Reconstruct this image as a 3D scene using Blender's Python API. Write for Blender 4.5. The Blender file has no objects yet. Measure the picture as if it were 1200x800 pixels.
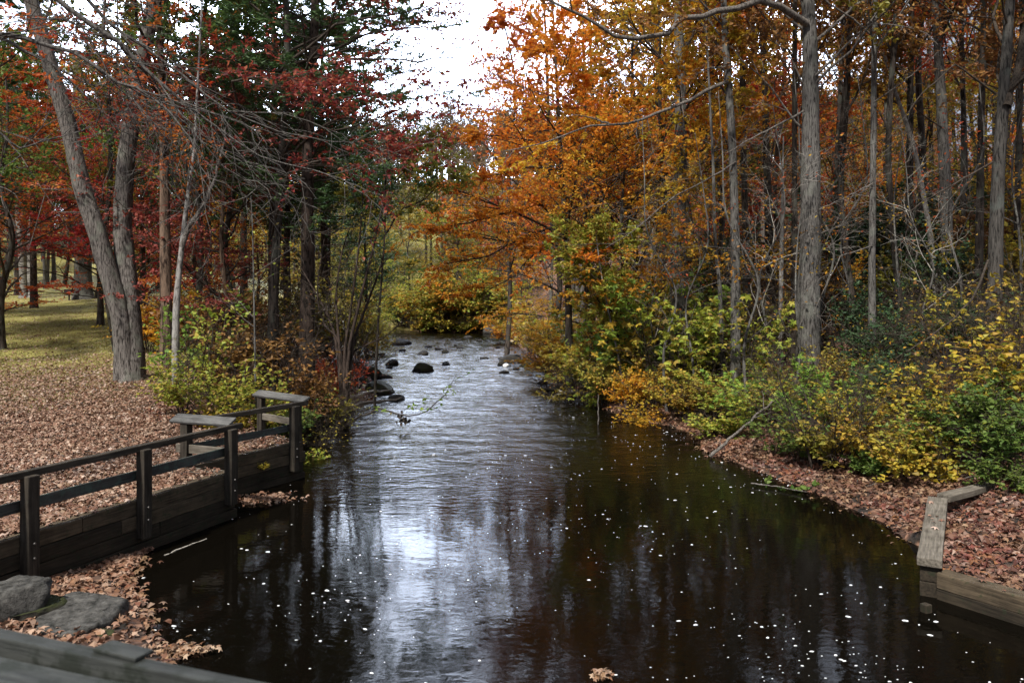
import bpy, bmesh, math, random
import numpy as np
from mathutils import Vector, Matrix, noise as mnoise

# ------------------------------------------------------------------ camera
scene = bpy.context.scene
COL = scene.collection
CAM_H = 3.5
FPX = 930.0
PITCH = 0.0                      # the camera is level; the picture is shifted down instead
cam_data = bpy.data.cameras.new("camera")
cam = bpy.data.objects.new("camera", cam_data)
COL.objects.link(cam)
cam.location = (0, 0, CAM_H)
cam.rotation_euler = (math.pi / 2 - PITCH, 0, 0)
cam_data.shift_y = -54 / 1200
cam_data.sensor_width = 36
cam_data.lens = FPX / 1200 * 36
cam_data.clip_start = 0.05
cam_data.clip_end = 3000
cam_data.dof.use_dof = True
cam_data.dof.focus_distance = 17
cam_data.dof.aperture_fstop = 4.5
scene.camera = cam

# ------------------------------------------------------------------ light
SUN_EL, SUN_AZ = math.radians(54), math.radians(207)      # azimuth clockwise from +Y
world = bpy.data.worlds.new("World")
scene.world = world
world.use_nodes = True
wn, wl = world.node_tree.nodes, world.node_tree.links
bg = wn["Background"]
bg.inputs["Strength"].default_value = 0.12
sky = wn.new("ShaderNodeTexSky")
sky.sky_type = 'NISHITA'
sky.sun_disc = False
sky.sun_elevation = SUN_EL
sky.sun_rotation = SUN_AZ
tc = wn.new("ShaderNodeTexCoord")
cn = wn.new("ShaderNodeTexNoise")
cn.inputs["Scale"].default_value = 2.3
cn.inputs["Detail"].default_value = 5
cr = wn.new("ShaderNodeValToRGB")
cr.color_ramp.elements[0].position = 0.32
cr.color_ramp.elements[0].color = (1.1, 1.3, 1.75, 1)
cr.color_ramp.elements[1].position = 0.62
cr.color_ramp.elements[1].color = (3.3, 3.6, 4.2, 1)
mx = wn.new("ShaderNodeMix")
mx.data_type = 'RGBA'
mx.inputs["Factor"].default_value = 0.9
wl.new(tc.outputs["Generated"], cn.inputs["Vector"])
wl.new(cn.outputs["Fac"], cr.inputs["Fac"])
wl.new(sky.outputs["Color"], mx.inputs["A"])
wl.new(cr.outputs["Color"], mx.inputs["B"])
# a bright bank of cloud low over the river ahead
dt = wn.new("ShaderNodeVectorMath")
dt.operation = 'DOT_PRODUCT'
dt.inputs[1].default_value = Vector((-.085, 1, .39)).normalized()
wl.new(tc.outputs["Generated"], dt.inputs[0])
bm_ = wn.new("ShaderNodeMapRange")
bm_.interpolation_type = 'SMOOTHSTEP'
bm_.inputs["From Min"].default_value = .85
bm_.inputs["From Max"].default_value = .97
bm_.inputs["To Min"].default_value = 1.0
bm_.inputs["To Max"].default_value = 27
wl.new(dt.outputs["Value"], bm_.inputs["Value"])
sc0 = wn.new("ShaderNodeVectorMath")
sc0.operation = 'SCALE'
wl.new(mx.outputs["Result"], sc0.inputs[0])
wl.new(bm_.outputs["Result"], sc0.inputs["Scale"])
wl.new(sc0.outputs["Vector"], bg.inputs["Color"])

sd = bpy.data.lights.new("sun", 'SUN')
sd.energy = 5.0
sd.angle = math.radians(4)
sd.color = (1.0, 0.95, 0.88)
sun = bpy.data.objects.new("sun", sd)
COL.objects.link(sun)
S = Vector((math.sin(SUN_AZ) * math.cos(SUN_EL), math.cos(SUN_AZ) * math.cos(SUN_EL), math.sin(SUN_EL)))
sun.rotation_euler = S.to_track_quat('Z', 'Y').to_euler()
sun.location = (0, 0, 60)

vs = scene.view_settings
vs.view_transform = 'Standard'
vs.look = 'None'
vs.exposure = 0.48
vs.gamma = 1
vs.use_curve_mapping = False

# ------------------------------------------------------------------ helpers
R = random.Random(7)
RNG = np.random.default_rng(11)


def ray(px, py):
    """direction from the camera through a pixel of the 1200 x 800 photograph, scaled so that y = 1"""
    return np.array([(px - 600) / FPX, 1.0, -(py - 346) / FPX])


def at(px, py, Y):
    d = ray(px, py)
    return np.array([d[0] * Y, Y, CAM_H + d[2] * Y])


def on_z(px, py, z):
    d = ray(px, py)
    Y = (z - CAM_H) / d[2]
    return np.array([d[0] * Y, Y, z])


def unit(v):
    return v / np.maximum(np.linalg.norm(v, axis=-1, keepdims=True), 1e-9)


def set_props(o, label=None, cat=None, group=None, kind=None):
    for k, v in (("label", label), ("category", cat), ("group", group), ("kind", kind)):
        if v:
            o[k] = v
    return o


def empty(name, loc, label=None, cat=None, group=None, rz=0.0, sc=None):
    o = bpy.data.objects.new(name, None)
    o.empty_display_size = 0.1
    COL.objects.link(o)
    o.location = [float(v) for v in loc]
    o.rotation_euler = (0, 0, rz)
    if sc is not None:
        o.scale = sc if isinstance(sc, (tuple, list)) else (sc, sc, sc)
    return set_props(o, label, cat, group)


def np_mesh(name, V, faces, smooth=False, mat=None):
    """faces: list of integer arrays of shape (m, k)"""
    me = bpy.data.meshes.new(name)
    V = np.ascontiguousarray(V, dtype=np.float32)
    me.vertices.add(len(V))
    me.vertices.foreach_set("co", V.ravel())
    loops = np.concatenate([f.ravel() for f in faces]).astype(np.int32)
    tot = np.concatenate([np.full(len(f), f.shape[1], np.int32) for f in faces])
    start = np.concatenate([[0], np.cumsum(tot)[:-1]]).astype(np.int32)
    me.loops.add(len(loops))
    me.loops.foreach_set("vertex_index", loops)
    me.polygons.add(len(tot))
    me.polygons.foreach_set("loop_start", start)
    me.polygons.foreach_set("loop_total", tot)
    me.update(calc_edges=True)
    me.polygons.foreach_set("use_smooth", np.full(len(tot), bool(smooth)))
    if mat:
        me.materials.append(mat)
    return me


def link(name, me, parent=None, mat=None):
    o = bpy.data.objects.new(name, me)
    COL.objects.link(o)
    if parent is not None:
        o.parent = parent
    if mat is not None:
        o.material_slots[0].link = 'OBJECT'
        o.material_slots[0].material = mat
    return o


def join_geo(parts):
    """[(V, [faces])...] -> V, faces"""
    Vs, Fs, off = [], [], 0
    for V, F in parts:
        Vs.append(V)
        Fs += [f + off for f in F]
        off += len(V)
    return np.concatenate(Vs), Fs


# --- vectorised branching
def tangents(P):
    T = np.empty_like(P)
    T[:, 1:-1] = P[:, 2:] - P[:, :-2]
    T[:, 0] = P[:, 1] - P[:, 0]
    T[:, -1] = P[:, -1] - P[:, -2]
    return unit(T)


def tubes(P, rad, sides, cap=False):
    """P (n,k,3), rad (n,k) -> V, faces of n tapered tubes"""
    n, k, _ = P.shape
    T = tangents(P)
    mean = unit(P[:, -1] - P[:, 0])
    ref = np.where(np.abs(mean[:, 2:3]) > 0.7, np.array([[1.0, 0, 0]]), np.array([[0, 0, 1.0]]))
    B = unit(np.cross(T, ref[:, None, :]))
    N = np.cross(B, T)
    a = np.arange(sides) / sides * 2 * math.pi
    ring = N[:, :, None, :] * np.cos(a)[None, None, :, None] + B[:, :, None, :] * np.sin(a)[None, None, :, None]
    V = P[:, :, None, :] + ring * rad[:, :, None, None]
    V = V.reshape(-1, 3)
    base = (np.arange(n) * k * sides)[:, None, None] + (np.arange(k - 1) * sides)[None, :, None]
    j = np.arange(sides)[None, None, :]
    j2 = (np.arange(sides) + 1) % sides
    q = np.stack(np.broadcast_arrays(base + j, base + j2[None, None, :], base + sides + j2[None, None, :], base + sides + j), axis=-1)
    return V, [q.reshape(-1, 4)]


def spawn(par, n, rng, t=(0.3, 1.0), length=1.0, ang=55, flat=0.0, up=0.0, k=4, wander=0.12, droop=0.0, plen=None):
    """children paths grown from parent paths; length may be a number or f(t) array"""
    m, K, _ = par.shape
    N = m * n
    idx = np.repeat(np.arange(m), n)
    ti = t[0] + (t[1] - t[0]) * ((np.tile(np.arange(n), m) + rng.random(N)) / n)
    u = ti * (K - 1)
    i0 = np.minimum(u.astype(int), K - 2)
    f = (u - i0)[:, None]
    pos = par[idx, i0] * (1 - f) + par[idx, i0 + 1] * f
    tan = unit(par[idx, i0 + 1] - par[idx, i0])
    v = rng.normal(size=(N, 3))
    v[:, 2] *= (1 - flat)
    v -= (v * tan).sum(1, keepdims=True) * tan
    v[:, 2] *= (1 - flat)
    v = unit(v)
    an = np.radians(ang) * rng.uniform(0.75, 1.25, N)[:, None]
    d = np.cos(an) * tan + np.sin(an) * v
    d[:, 2] += up
    d = unit(d)
    L = length(ti) if callable(length) else np.full(N, float(length))
    if plen is not None:
        L = L * plen[idx]
    L = L * rng.uniform(0.65, 1.3, N)
    P = np.empty((N, k, 3))
    P[:, 0] = pos
    for j in range(1, k):
        P[:, j] = P[:, j - 1] + d * (L / (k - 1))[:, None]
        d = d + rng.normal(size=(N, 3)) * wander
        d[:, 2] += droop / (k - 1)
        d = unit(d)
    return P, ti, L, idx


def leaf_points(paths, n, rng, t=(0.15, 1.05), spread=0.06, up=1.0, jit=0.55):
    m, K, _ = paths.shape
    N = m * n
    idx = np.repeat(np.arange(m), n)
    ti = rng.uniform(t[0], t[1], N)
    u = np.minimum(ti, 1.0) * (K - 1)
    i0 = np.minimum(u.astype(int), K - 2)
    f = (u - i0)[:, None]
    pos = paths[idx, i0] * (1 - f) + paths[idx, i0 + 1] * f
    tan = unit(paths[idx, i0 + 1] - paths[idx, i0])
    side = rng.normal(size=(N, 3))
    side[:, 2] *= 0.4
    ax = unit(tan * 0.6 + unit(side) * 0.9)
    pos = pos + ax * spread * rng.uniform(0.3, 1.2, N)[:, None]
    nr = rng.normal(size=(N, 3)) * jit
    nr[:, 2] += up
    return pos, ax, nr


def leaves_geo(pos, ax, nr, size, rng, aspect=0.55, fold=0.12, var=0.35, shape=4):
    N = len(pos)
    s = size * rng.uniform(1 - var, 1 + var, N)[:, None]
    ax = unit(ax)
    nr = unit(nr - (nr * ax).sum(1, keepdims=True) * ax)
    b = np.cross(nr, ax)
    if shape == 4:
        base, tip = pos - ax * s * 0.5, pos + ax * s * 0.5 - nr * s * 0.08
        m = pos - ax * s * 0.05 + nr * s * fold
        V = np.stack([base, m + b * s * aspect * 0.5, tip, m - b * s * aspect * 0.5], 1).reshape(-1, 3)
        F = (np.arange(N) * 4)[:, None] + np.arange(4)[None, :]
        return V, [F]
    if shape == 6:                                   # pointed oval with a curled blade
        prof = [(-0.5, 0, 0), (-0.2, 0.42, 1), (0.18, 0.36, 0.9), (0.55, 0, -0.9), (0.18, -0.36, 0.9), (-0.2, -0.42, 1)]
    elif shape == 10:                                # five-lobed leaf
        prof = []
        for q in range(10):
            a = q / 10 * 2 * math.pi
            r = (0.55 if q % 2 == 0 else 0.27) * (0.75 if q == 5 else 1)
            prof.append((r * math.cos(a), r * math.sin(a) / max(aspect, .01) * 0.9, 0.8 if q % 2 else -0.3))
    V = np.stack([pos + ax * s * x + b * s * aspect * y * 1.15 + nr * s * fold * z for x, y, z in prof], 1).reshape(-1, 3)
    k = len(prof)
    F = (np.arange(N) * k)[:, None] + np.arange(k)[None, :]
    return V, [F]


# --- materials
def new_mat(name):
    m = bpy.data.materials.new(name)
    m.use_nodes = True
    nt = m.node_tree
    b = nt.nodes["Principled BSDF"]
    return m, nt, b


def N_(nt, typ, **inp):
    n = nt.nodes.new(typ)
    for k, v in inp.items():
        n.inputs[k.replace("_", " ")].default_value = v
    return n


def ramp(nt, stops, interp='LINEAR'):
    r = nt.nodes.new("ShaderNodeValToRGB")
    cr_ = r.color_ramp
    cr_.interpolation = interp
    while len(cr_.elements) < len(stops):
        cr_.elements.new(0.5)
    for e, (p, c) in zip(cr_.elements, stops):
        e.position = p
        e.color = (*c, 1)
    return r


def leaf_mat(name, cols, trans=0.35, rough=0.55, patch=None):
    """one colour per leaf, picked from cols; patch adds larger drifts of the second list through the crown"""
    m = bpy.data.materials.new(name)
    m.use_nodes = True
    nt = m.node_tree
    nt.nodes.clear()
    out = nt.nodes.new("ShaderNodeOutputMaterial")
    geo = nt.nodes.new("ShaderNodeNewGeometry")
    n = len(cols)
    r = ramp(nt, [(i / max(n - 1, 1), c) for i, c in enumerate(cols)])
    nt.links.new(geo.outputs["Random Per Island"], r.inputs["Fac"])
    col = r.outputs["Color"]
    if patch:
        r2 = ramp(nt, [(i / max(len(patch) - 1, 1), c) for i, c in enumerate(patch)])
        nt.links.new(geo.outputs["Random Per Island"], r2.inputs["Fac"])
        t = nt.nodes.new("ShaderNodeTexCoord")
        ns = N_(nt, "ShaderNodeTexNoise", Scale=0.55, Detail=2.0)
        nt.links.new(t.outputs["Object"], ns.inputs["Vector"])
        rr = ramp(nt, [(0.44, (0, 0, 0)), (0.58, (1, 1, 1))])
        nt.links.new(ns.outputs["Fac"], rr.inputs["Fac"])
        mxn = nt.nodes.new("ShaderNodeMix")
        mxn.data_type = 'RGBA'
        nt.links.new(rr.outputs["Color"], mxn.inputs["Factor"])
        nt.links.new(col, mxn.inputs["A"])
        nt.links.new(r2.outputs["Color"], mxn.inputs["B"])
        col = mxn.outputs["Result"]
    oi = nt.nodes.new("ShaderNodeObjectInfo")
    hs = N_(nt, "ShaderNodeHueSaturation")
    mr = N_(nt, "ShaderNodeMapRange")
    mr.inputs["To Min"].default_value = 0.488
    mr.inputs["To Max"].default_value = 0.512
    nt.links.new(oi.outputs["Random"], mr.inputs["Value"])
    nt.links.new(mr.outputs["Result"], hs.inputs["Hue"])
    nt.links.new(col, hs.inputs["Color"])
    col = hs.outputs["Color"]
    p = N_(nt, "ShaderNodeBsdfPrincipled", Roughness=rough)
    p.inputs["Specular IOR Level"].default_value = 0.35
    tr = nt.nodes.new("ShaderNodeBsdfTranslucent")
    ms = nt.nodes.new("ShaderNodeMixShader")
    ms.inputs["Fac"].default_value = trans
    nt.links.new(col, p.inputs["Base Color"])
    nt.links.new(col, tr.inputs["Color"])
    nt.links.new(p.outputs["BSDF"], ms.inputs[1])
    nt.links.new(tr.outputs["BSDF"], ms.inputs[2])
    nt.links.new(ms.outputs["Shader"], out.inputs["Surface"])
    return m


def bark_mat(name, dark, light, furrow=14.0, stretch=0.14, lichen=None, bump=0.6, lichen_at=0.58):
    m, nt, b = new_mat(name)
    t = nt.nodes.new("ShaderNodeTexCoord")
    mp = nt.nodes.new("ShaderNodeMapping")
    mp.inputs["Scale"].default_value = (1, 1, stretch)
    nt.links.new(t.outputs["Object"], mp.inputs["Vector"])
    n1 = N_(nt, "ShaderNodeTexNoise", Scale=furrow, Detail=6.0, Roughness=0.65, Distortion=0.6)
    nt.links.new(mp.outputs["Vector"], n1.inputs["Vector"])
    r = ramp(nt, [(0.41, dark), (0.48, tuple(a * .4 + c * .6 for a, c in zip(dark, light))), (0.62, light)])
    nt.links.new(n1.outputs["Fac"], r.inputs["Fac"])
    col = r.outputs["Color"]
    n2 = N_(nt, "ShaderNodeTexNoise", Scale=2.2, Detail=4.0)
    nt.links.new(t.outputs["Object"], n2.inputs["Vector"])
    if lichen:
        rr = ramp(nt, [(lichen_at - 0.06, (0, 0, 0)), (lichen_at + 0.06, (1, 1, 1))])
        nt.links.new(n2.outputs["Fac"], rr.inputs["Fac"])
        mm = nt.nodes.new("ShaderNodeMath")
        mm.operation = 'MULTIPLY'
        mm.inputs[1].default_value = 0.6
        nt.links.new(rr.outputs["Color"], mm.inputs[0])
        mxn = nt.nodes.new("ShaderNodeMix")
        mxn.data_type = 'RGBA'
        nt.links.new(mm.outputs["Value"], mxn.inputs["Factor"])
        nt.links.new(col, mxn.inputs["A"])
        mxn.inputs["B"].default_value = (*lichen, 1)
        col = mxn.outputs["Result"]
    nt.links.new(col, b.inputs["Base Color"])
    b.inputs["Roughness"].default_value = 0.92
    b.inputs["Specular IOR Level"].default_value = 0.2
    bp = N_(nt, "ShaderNodeBump", Strength=bump, Distance=0.04)
    nt.links.new(n1.outputs["Fac"], bp.inputs["Height"])
    nt.links.new(bp.outputs["Normal"], b.inputs["Normal"])
    return m


def wood_mat(name, dark, light, green=None, gr_at=0.6):
    """weathered timber, grain along local X"""
    m, nt, b = new_mat(name)
    t = nt.nodes.new("ShaderNodeTexCoord")
    oi = nt.nodes.new("ShaderNodeObjectInfo")
    add = nt.nodes.new("ShaderNodeVectorMath")
    sc_ = nt.nodes.new("ShaderNodeVectorMath")
    sc_.operation = 'SCALE'
    sc_.inputs[0].default_value = (31, 17, 23)
    nt.links.new(oi.outputs["Random"], sc_.inputs["Scale"])
    nt.links.new(t.outputs["Object"], add.inputs[0])
    nt.links.new(sc_.outputs["Vector"], add.inputs[1])
    mp = nt.nodes.new("ShaderNodeMapping")
    mp.inputs["Scale"].default_value = (0.06, 1, 1)
    nt.links.new(add.outputs["Vector"], mp.inputs["Vector"])
    n1 = N_(nt, "ShaderNodeTexNoise", Scale=38.0, Detail=5.0, Roughness=0.6, Distortion=0.4)
    nt.links.new(mp.outputs["Vector"], n1.inputs["Vector"])
    n2 = N_(nt, "ShaderNodeTexNoise", Scale=3.5, Detail=5.0, Roughness=0.65)
    nt.links.new(add.outputs["Vector"], n2.inputs["Vector"])
    ad = nt.nodes.new("ShaderNodeMath")
    ad.operation = 'MULTIPLY_ADD'
    ad.inputs[1].default_value = 0.6
    nt.links.new(n1.outputs["Fac"], ad.inputs[0])
    hf = nt.nodes.new("ShaderNodeMath")
    hf.operation = 'MULTIPLY'
    hf.inputs[1].default_value = 0.4
    nt.links.new(n2.outputs["Fac"], hf.inputs[0])
    nt.links.new(hf.outputs["Value"], ad.inputs[2])
    r = ramp(nt, [(0.34, dark), (0.5, tuple(a * .5 + c * .5 for a, c in zip(dark, light))), (0.64, light)])
    nt.links.new(ad.outputs["Value"], r.inputs["Fac"])
    col = r.outputs["Color"]
    if green:
        n3 = N_(nt, "ShaderNodeTexNoise", Scale=9.0, Detail=5.0, Roughness=0.7)
        nt.links.new(add.outputs["Vector"], n3.inputs["Vector"])
        rr = ramp(nt, [(gr_at - 0.05, (0, 0, 0)), (gr_at + 0.05, (.8, .8, .8))])
        nt.links.new(n3.outputs["Fac"], rr.inputs["Fac"])
        mxn = nt.nodes.new("ShaderNodeMix")
        mxn.data_type = 'RGBA'
        nt.links.new(rr.outputs["Color"], mxn.inputs["Factor"])
        nt.links.new(col, mxn.inputs["A"])
        mxn.inputs["B"].default_value = (*green, 1)
        col = mxn.outputs["Result"]
    nt.links.new(col, b.inputs["Base Color"])
    b.inputs["Roughness"].default_value = 0.85
    b.inputs["Specular IOR Level"].default_value = 0.25
    bp = N_(nt, "ShaderNodeBump", Strength=0.6, Distance=0.01)
    nt.links.new(n1.outputs["Fac"], bp.inputs["Height"])
    nt.links.new(bp.outputs["Normal"], b.inputs["Normal"])
    return m


def stone_mat(name, c0, c1, moss=None, moss_at=0.55, scale=4.0, rough=0.8):
    m, nt, b = new_mat(name)
    t = nt.nodes.new("ShaderNodeTexCoord")
    n1 = N_(nt, "ShaderNodeTexNoise", Scale=scale, Detail=8.0, Roughness=0.7)
    nt.links.new(t.outputs["Object"], n1.inputs["Vector"])
    r = ramp(nt, [(0.35, c0), (0.65, c1)])
    nt.links.new(n1.outputs["Fac"], r.inputs["Fac"])
    col = r.outputs["Color"]
    if moss:
        g = nt.nodes.new("ShaderNodeNewGeometry")
        sp = nt.nodes.new("ShaderNodeSeparateXYZ")
        nt.links.new(g.outputs["Normal"], sp.inputs["Vector"])
        n2 = N_(nt, "ShaderNodeTexNoise", Scale=scale * 1.3, Detail=5.0)
        nt.links.new(t.outputs["Object"], n2.inputs["Vector"])
        ml = nt.nodes.new("ShaderNodeMath")
        ml.operation = 'MULTIPLY_ADD'
        ml.inputs[1].default_value = 0.3
        nt.links.new(sp.outputs["Z"], ml.inputs[0])
        nt.links.new(n2.outputs["Fac"], ml.inputs[2])
        rr = ramp(nt, [(moss_at + 0.02, (0, 0, 0)), (moss_at + 0.16, (1, 1, 1))])
        nt.links.new(ml.outputs["Value"], rr.inputs["Fac"])
        mxn = nt.nodes.new("ShaderNodeMix")
        mxn.data_type = 'RGBA'
        nt.links.new(rr.outputs["Color"], mxn.inputs["Factor"])
        nt.links.new(col, mxn.inputs["A"])
        mxn.inputs["B"].default_value = (*moss, 1)
        col = mxn.outputs["Result"]
    nt.links.new(col, b.inputs["Base Color"])
    b.inputs["Roughness"].default_value = rough
    b.inputs["Specular IOR Level"].default_value = .2
    bp = N_(nt, "ShaderNodeBump", Strength=1.0, Distance=0.06)
    nt.links.new(n1.outputs["Fac"], bp.inputs["Height"])
    nt.links.new(bp.outputs["Normal"], b.inputs["Normal"])
    return m


M = {}
M['bark_grey'] = bark_mat("bark_grey", (0.022, 0.02, 0.018), (0.165, 0.155, 0.143), 38, 0.10, (0.17, 0.175, 0.15), 1.0)
M['bark_oak'] = bark_mat("bark_oak", (0.025, 0.021, 0.018), (0.20, 0.18, 0.162), 34, 0.13, (0.17, 0.18, 0.145), 1.0)
M['bark_pale'] = bark_mat("bark_pale", (0.10, 0.092, 0.083), (0.30, 0.285, 0.265), 12, 0.4, (0.34, 0.34, 0.31), 0.4)
M['bark_brown'] = bark_mat("bark_brown", (0.03, 0.02, 0.014), (0.17, 0.115, 0.08), 16, 0.14, None, 0.8)
M['bark_dark'] = bark_mat("bark_dark", (0.012, 0.01, 0.008), (0.075, 0.06, 0.05), 16, 0.16, (0.09, 0.1, 0.08), 0.8)
M['bark_pine'] = bark_mat("bark_pine", (0.012, 0.009, 0.007), (0.07, 0.05, 0.04), 14, 0.3, None, 0.9)
M['bark_cracked'] = bark_mat("bark_cracked", (0.010, 0.009, 0.008), (0.085, 0.078, 0.07), 26, 0.11, (0.10, 0.112, 0.10), 1.0, 0.62)
M['twig_grey'] = bark_mat("twig_grey", (0.03, 0.025, 0.021), (0.17, 0.152, 0.135), 30, 0.5, None, 0.2)
M['twig_mid'] = bark_mat("twig_mid", (0.02, 0.017, 0.015), (0.125, 0.115, 0.103), 30, 0.5, None, 0.2)
M['twig_dark'] = bark_mat("twig_dark", (0.018, 0.014, 0.011), (0.07, 0.055, 0.043), 30, 0.5, None, 0.2)
M['twig_pale'] = bark_mat("twig_pale", (0.2, 0.18, 0.15), (0.46, 0.43, 0.38), 20, 0.5, None, 0.2)

M['orange'] = leaf_mat("leaf_orange", [(.46, .10, .014), (.64, .18, .018), (.74, .28, .03), (.70, .21, .02), (.52, .11, .014)], 0.5,
                       patch=[(.70, .28, .025), (.76, .38, .04), (.62, .18, .018), (.54, .32, .04)])
M['rust'] = leaf_mat("leaf_rust", [(.30, .05, .016), (.48, .09, .02), (.58, .15, .024), (.40, .08, .022), (.54, .12, .022)], 0.45)
M['gold'] = leaf_mat("leaf_gold", [(.54, .22, .02), (.68, .33, .025), (.72, .42, .04), (.50, .32, .03), (.62, .20, .018)], 0.5,
                     patch=[(.45, .32, .03), (.34, .30, .035), (.56, .33, .03)])
M['red'] = leaf_mat("leaf_red", [(.16, .014, .012), (.32, .025, .015), (.44, .05, .02), (.30, .03, .02), (.46, .10, .03)], 0.4)
M['red_orange'] = leaf_mat("leaf_red_orange", [(.26, .025, .014), (.44, .06, .015), (.50, .11, .02), (.36, .05, .015), (.40, .16, .03)], 0.4,
                           patch=[(.48, .14, .02), (.50, .2, .03), (.36, .06, .02)])
M['maroon'] = leaf_mat("leaf_maroon", [(.10, .022, .018), (.20, .042, .028), (.32, .07, .035), (.15, .028, .02), (.36, .12, .04), (.26, .09, .05)], 0.4)
M['pinkred'] = leaf_mat("leaf_pinkred", [(.20, .045, .04), (.34, .08, .06), (.26, .05, .04), (.36, .12, .06)], 0.3)
M['brown'] = leaf_mat("leaf_brown", [(.10, .05, .022), (.20, .09, .03), (.27, .14, .04), (.16, .07, .03)], 0.3,
                      patch=[(.26, .10, .03), (.32, .18, .04), (.20, .08, .03)])
M['olive'] = leaf_mat("leaf_olive", [(.10, .11, .02), (.20, .19, .03), (.28, .26, .04), (.16, .15, .025)], 0.4,
                      patch=[(.34, .28, .04), (.22, .20, .03), (.30, .2, .03)])
M['yellow'] = leaf_mat("leaf_yellow", [(.42, .33, .03), (.58, .44, .05), (.50, .40, .06), (.26, .28, .04), (.55, .36, .04), (.34, .2, .04), (.20, .20, .03)], 0.4)
M['lime'] = leaf_mat("leaf_lime", [(.14, .20, .03), (.34, .40, .05), (.42, .45, .07), (.24, .31, .04), (.46, .42, .06), (.40, .28, .06), (.16, .12, .03)], 0.45)
M['green'] = leaf_mat("leaf_green", [(.05, .10, .02), (.10, .17, .03), (.16, .22, .04), (.12, .17, .03)], 0.4)
M['brightgreen'] = leaf_mat("leaf_bright_green", [(.12, .24, .03), (.2, .34, .05), (.27, .38, .06), (.16, .28, .04)], 0.45)
M['laurel'] = leaf_mat("leaf_laurel", [(.018, .045, .018), (.035, .075, .028), (.05, .10, .035), (.03, .06, .02)], 0.15, 0.55)
M['needle'] = leaf_mat("needle_green", [(.03, .07, .022), (.055, .115, .033), (.085, .15, .045), (.045, .095, .028)], 0.25, 0.5)
M['mixed_slope'] = leaf_mat("leaf_mixed_slope", [(.38, .18, .03), (.54, .34, .05), (.44, .36, .06), (.28, .27, .04), (.58, .40, .08), (.24, .10, .03)], 0.45,
                            patch=[(.22, .24, .04), (.34, .32, .05), (.3, .2, .04)])
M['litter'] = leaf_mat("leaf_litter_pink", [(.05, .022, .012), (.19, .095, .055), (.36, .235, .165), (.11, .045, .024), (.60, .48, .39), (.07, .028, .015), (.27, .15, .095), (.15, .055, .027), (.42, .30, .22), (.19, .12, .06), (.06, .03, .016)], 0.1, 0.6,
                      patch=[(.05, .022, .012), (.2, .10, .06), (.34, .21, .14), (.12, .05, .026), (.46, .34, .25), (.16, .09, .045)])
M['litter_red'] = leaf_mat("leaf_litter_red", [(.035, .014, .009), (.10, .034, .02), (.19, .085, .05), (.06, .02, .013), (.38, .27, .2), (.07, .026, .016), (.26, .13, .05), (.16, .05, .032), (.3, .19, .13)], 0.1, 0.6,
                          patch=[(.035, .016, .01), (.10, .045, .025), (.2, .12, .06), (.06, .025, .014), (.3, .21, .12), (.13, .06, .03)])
M['litter_tan'] = leaf_mat("leaf_litter_tan", [(.12, .05, .025), (.28, .16, .09), (.07, .03, .016), (.42, .29, .2), (.17, .07, .035), (.34, .22, .15)], 0.1, 0.6)

# ------------------------------------------------------------------ terrain
XL = np.array([(-8, -3.0), (6.5, -3.0), (7.4, -3.2), (7.8, -3.45), (8.2, -3.8), (8.7, -4.05), (9.3, -4.45), (10.0, -4.85), (10.7, -5.1), (11.2, -4.92), (12.0, -4.62),
               (12.6, -4.36), (12.8, -4.6), (13.05, -5.1), (13.2, -5.1), (14.2, -4.6), (15.3, -3.95), (15.6, -4.0), (16.2, -4.45), (16.9, -4.75), (18.5, -5.3), (21, -5.45), (23, -5.1), (25, -4.7),
               (27, -4.6), (30, -5.3), (35, -6.3), (44, -8.4), (60, -11.6), (70, -16), (85, -27), (100, -50), (130, -90), (900, -600)])
XR = np.array([(-8, 6.5), (6.5, 6.9), (7.65, 6.12), (9.1, 5.2), (9.3, 4.9), (10.9, 5.75), (11.3, 5.65), (12.2, 5.75), (13.3, 5.55), (14.4, 5.35), (16.1, 4.85), (17.9, 4.35), (19.5, 4.6), (20.9, 4.45), (22.6, 3.45),
               (25.2, 2.75), (29.9, 2.0), (38.8, 1.7), (50.9, .7), (66, 0), (74, -.8), (75.5, -8), (80, -11), (96, -16), (110, -32), (130, -70), (900, -560)])
# the zigzag of the left railing and its timber wall, read off the hand rail
ZT = .72                         # top of the wall timbers
ZR = ZT + .75                    # top of the hand rail
A1 = on_z(270, 497, ZR)[:2]
A0 = on_z(-6, 558, ZR)[:2]
uA = unit(A1 - A0)
A0 = A0 - uA * 2.6
nA = np.array([uA[1], -uA[0]])   # towards the water
B0 = A1 - nA * .98
B1 = on_z(352, 470, ZR)[:2]
D1 = on_z(303, 460, ZR + .05)[:2]
uB = unit(B1 - B0)
nB = np.array([uB[1], -uB[0]])
uR = unit(B0 - A1)
uD = unit(D1 - B1)
XW = np.array([(p[1], p[0]) for p in (A0, A1, B0, B1, D1)])
# the water meets the wall a hand's breadth in front of it
XL = np.concatenate([XL[XL[:, 0] < 10.5], np.array([(p[1], p[0]) for p in (A0 + uA * (10.9 - A0[1]) / uA[1] + nA * -.03, A1 + nA * -.03, B0 + nB * .0 + uB * .1, B1 + nB * -.03)]), XL[XL[:, 0] > B1[1] + .5]])


def fx(tab, y):
    return np.interp(y, tab[:, 0], tab[:, 1])


def wob(x, y):
    return (np.sin(x * .9 + y * .35) + np.sin(y * .8 - x * .4 + 1.3) + .6 * np.sin(x * 2.1 + y * 1.7) + .5 * np.sin(y * 2.9 - x * 1.3)) * .25


def smooth(a, b, t):
    t = np.clip((t - a) / (b - a), 0, 1)
    return t * t * (3 - 2 * t)


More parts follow.
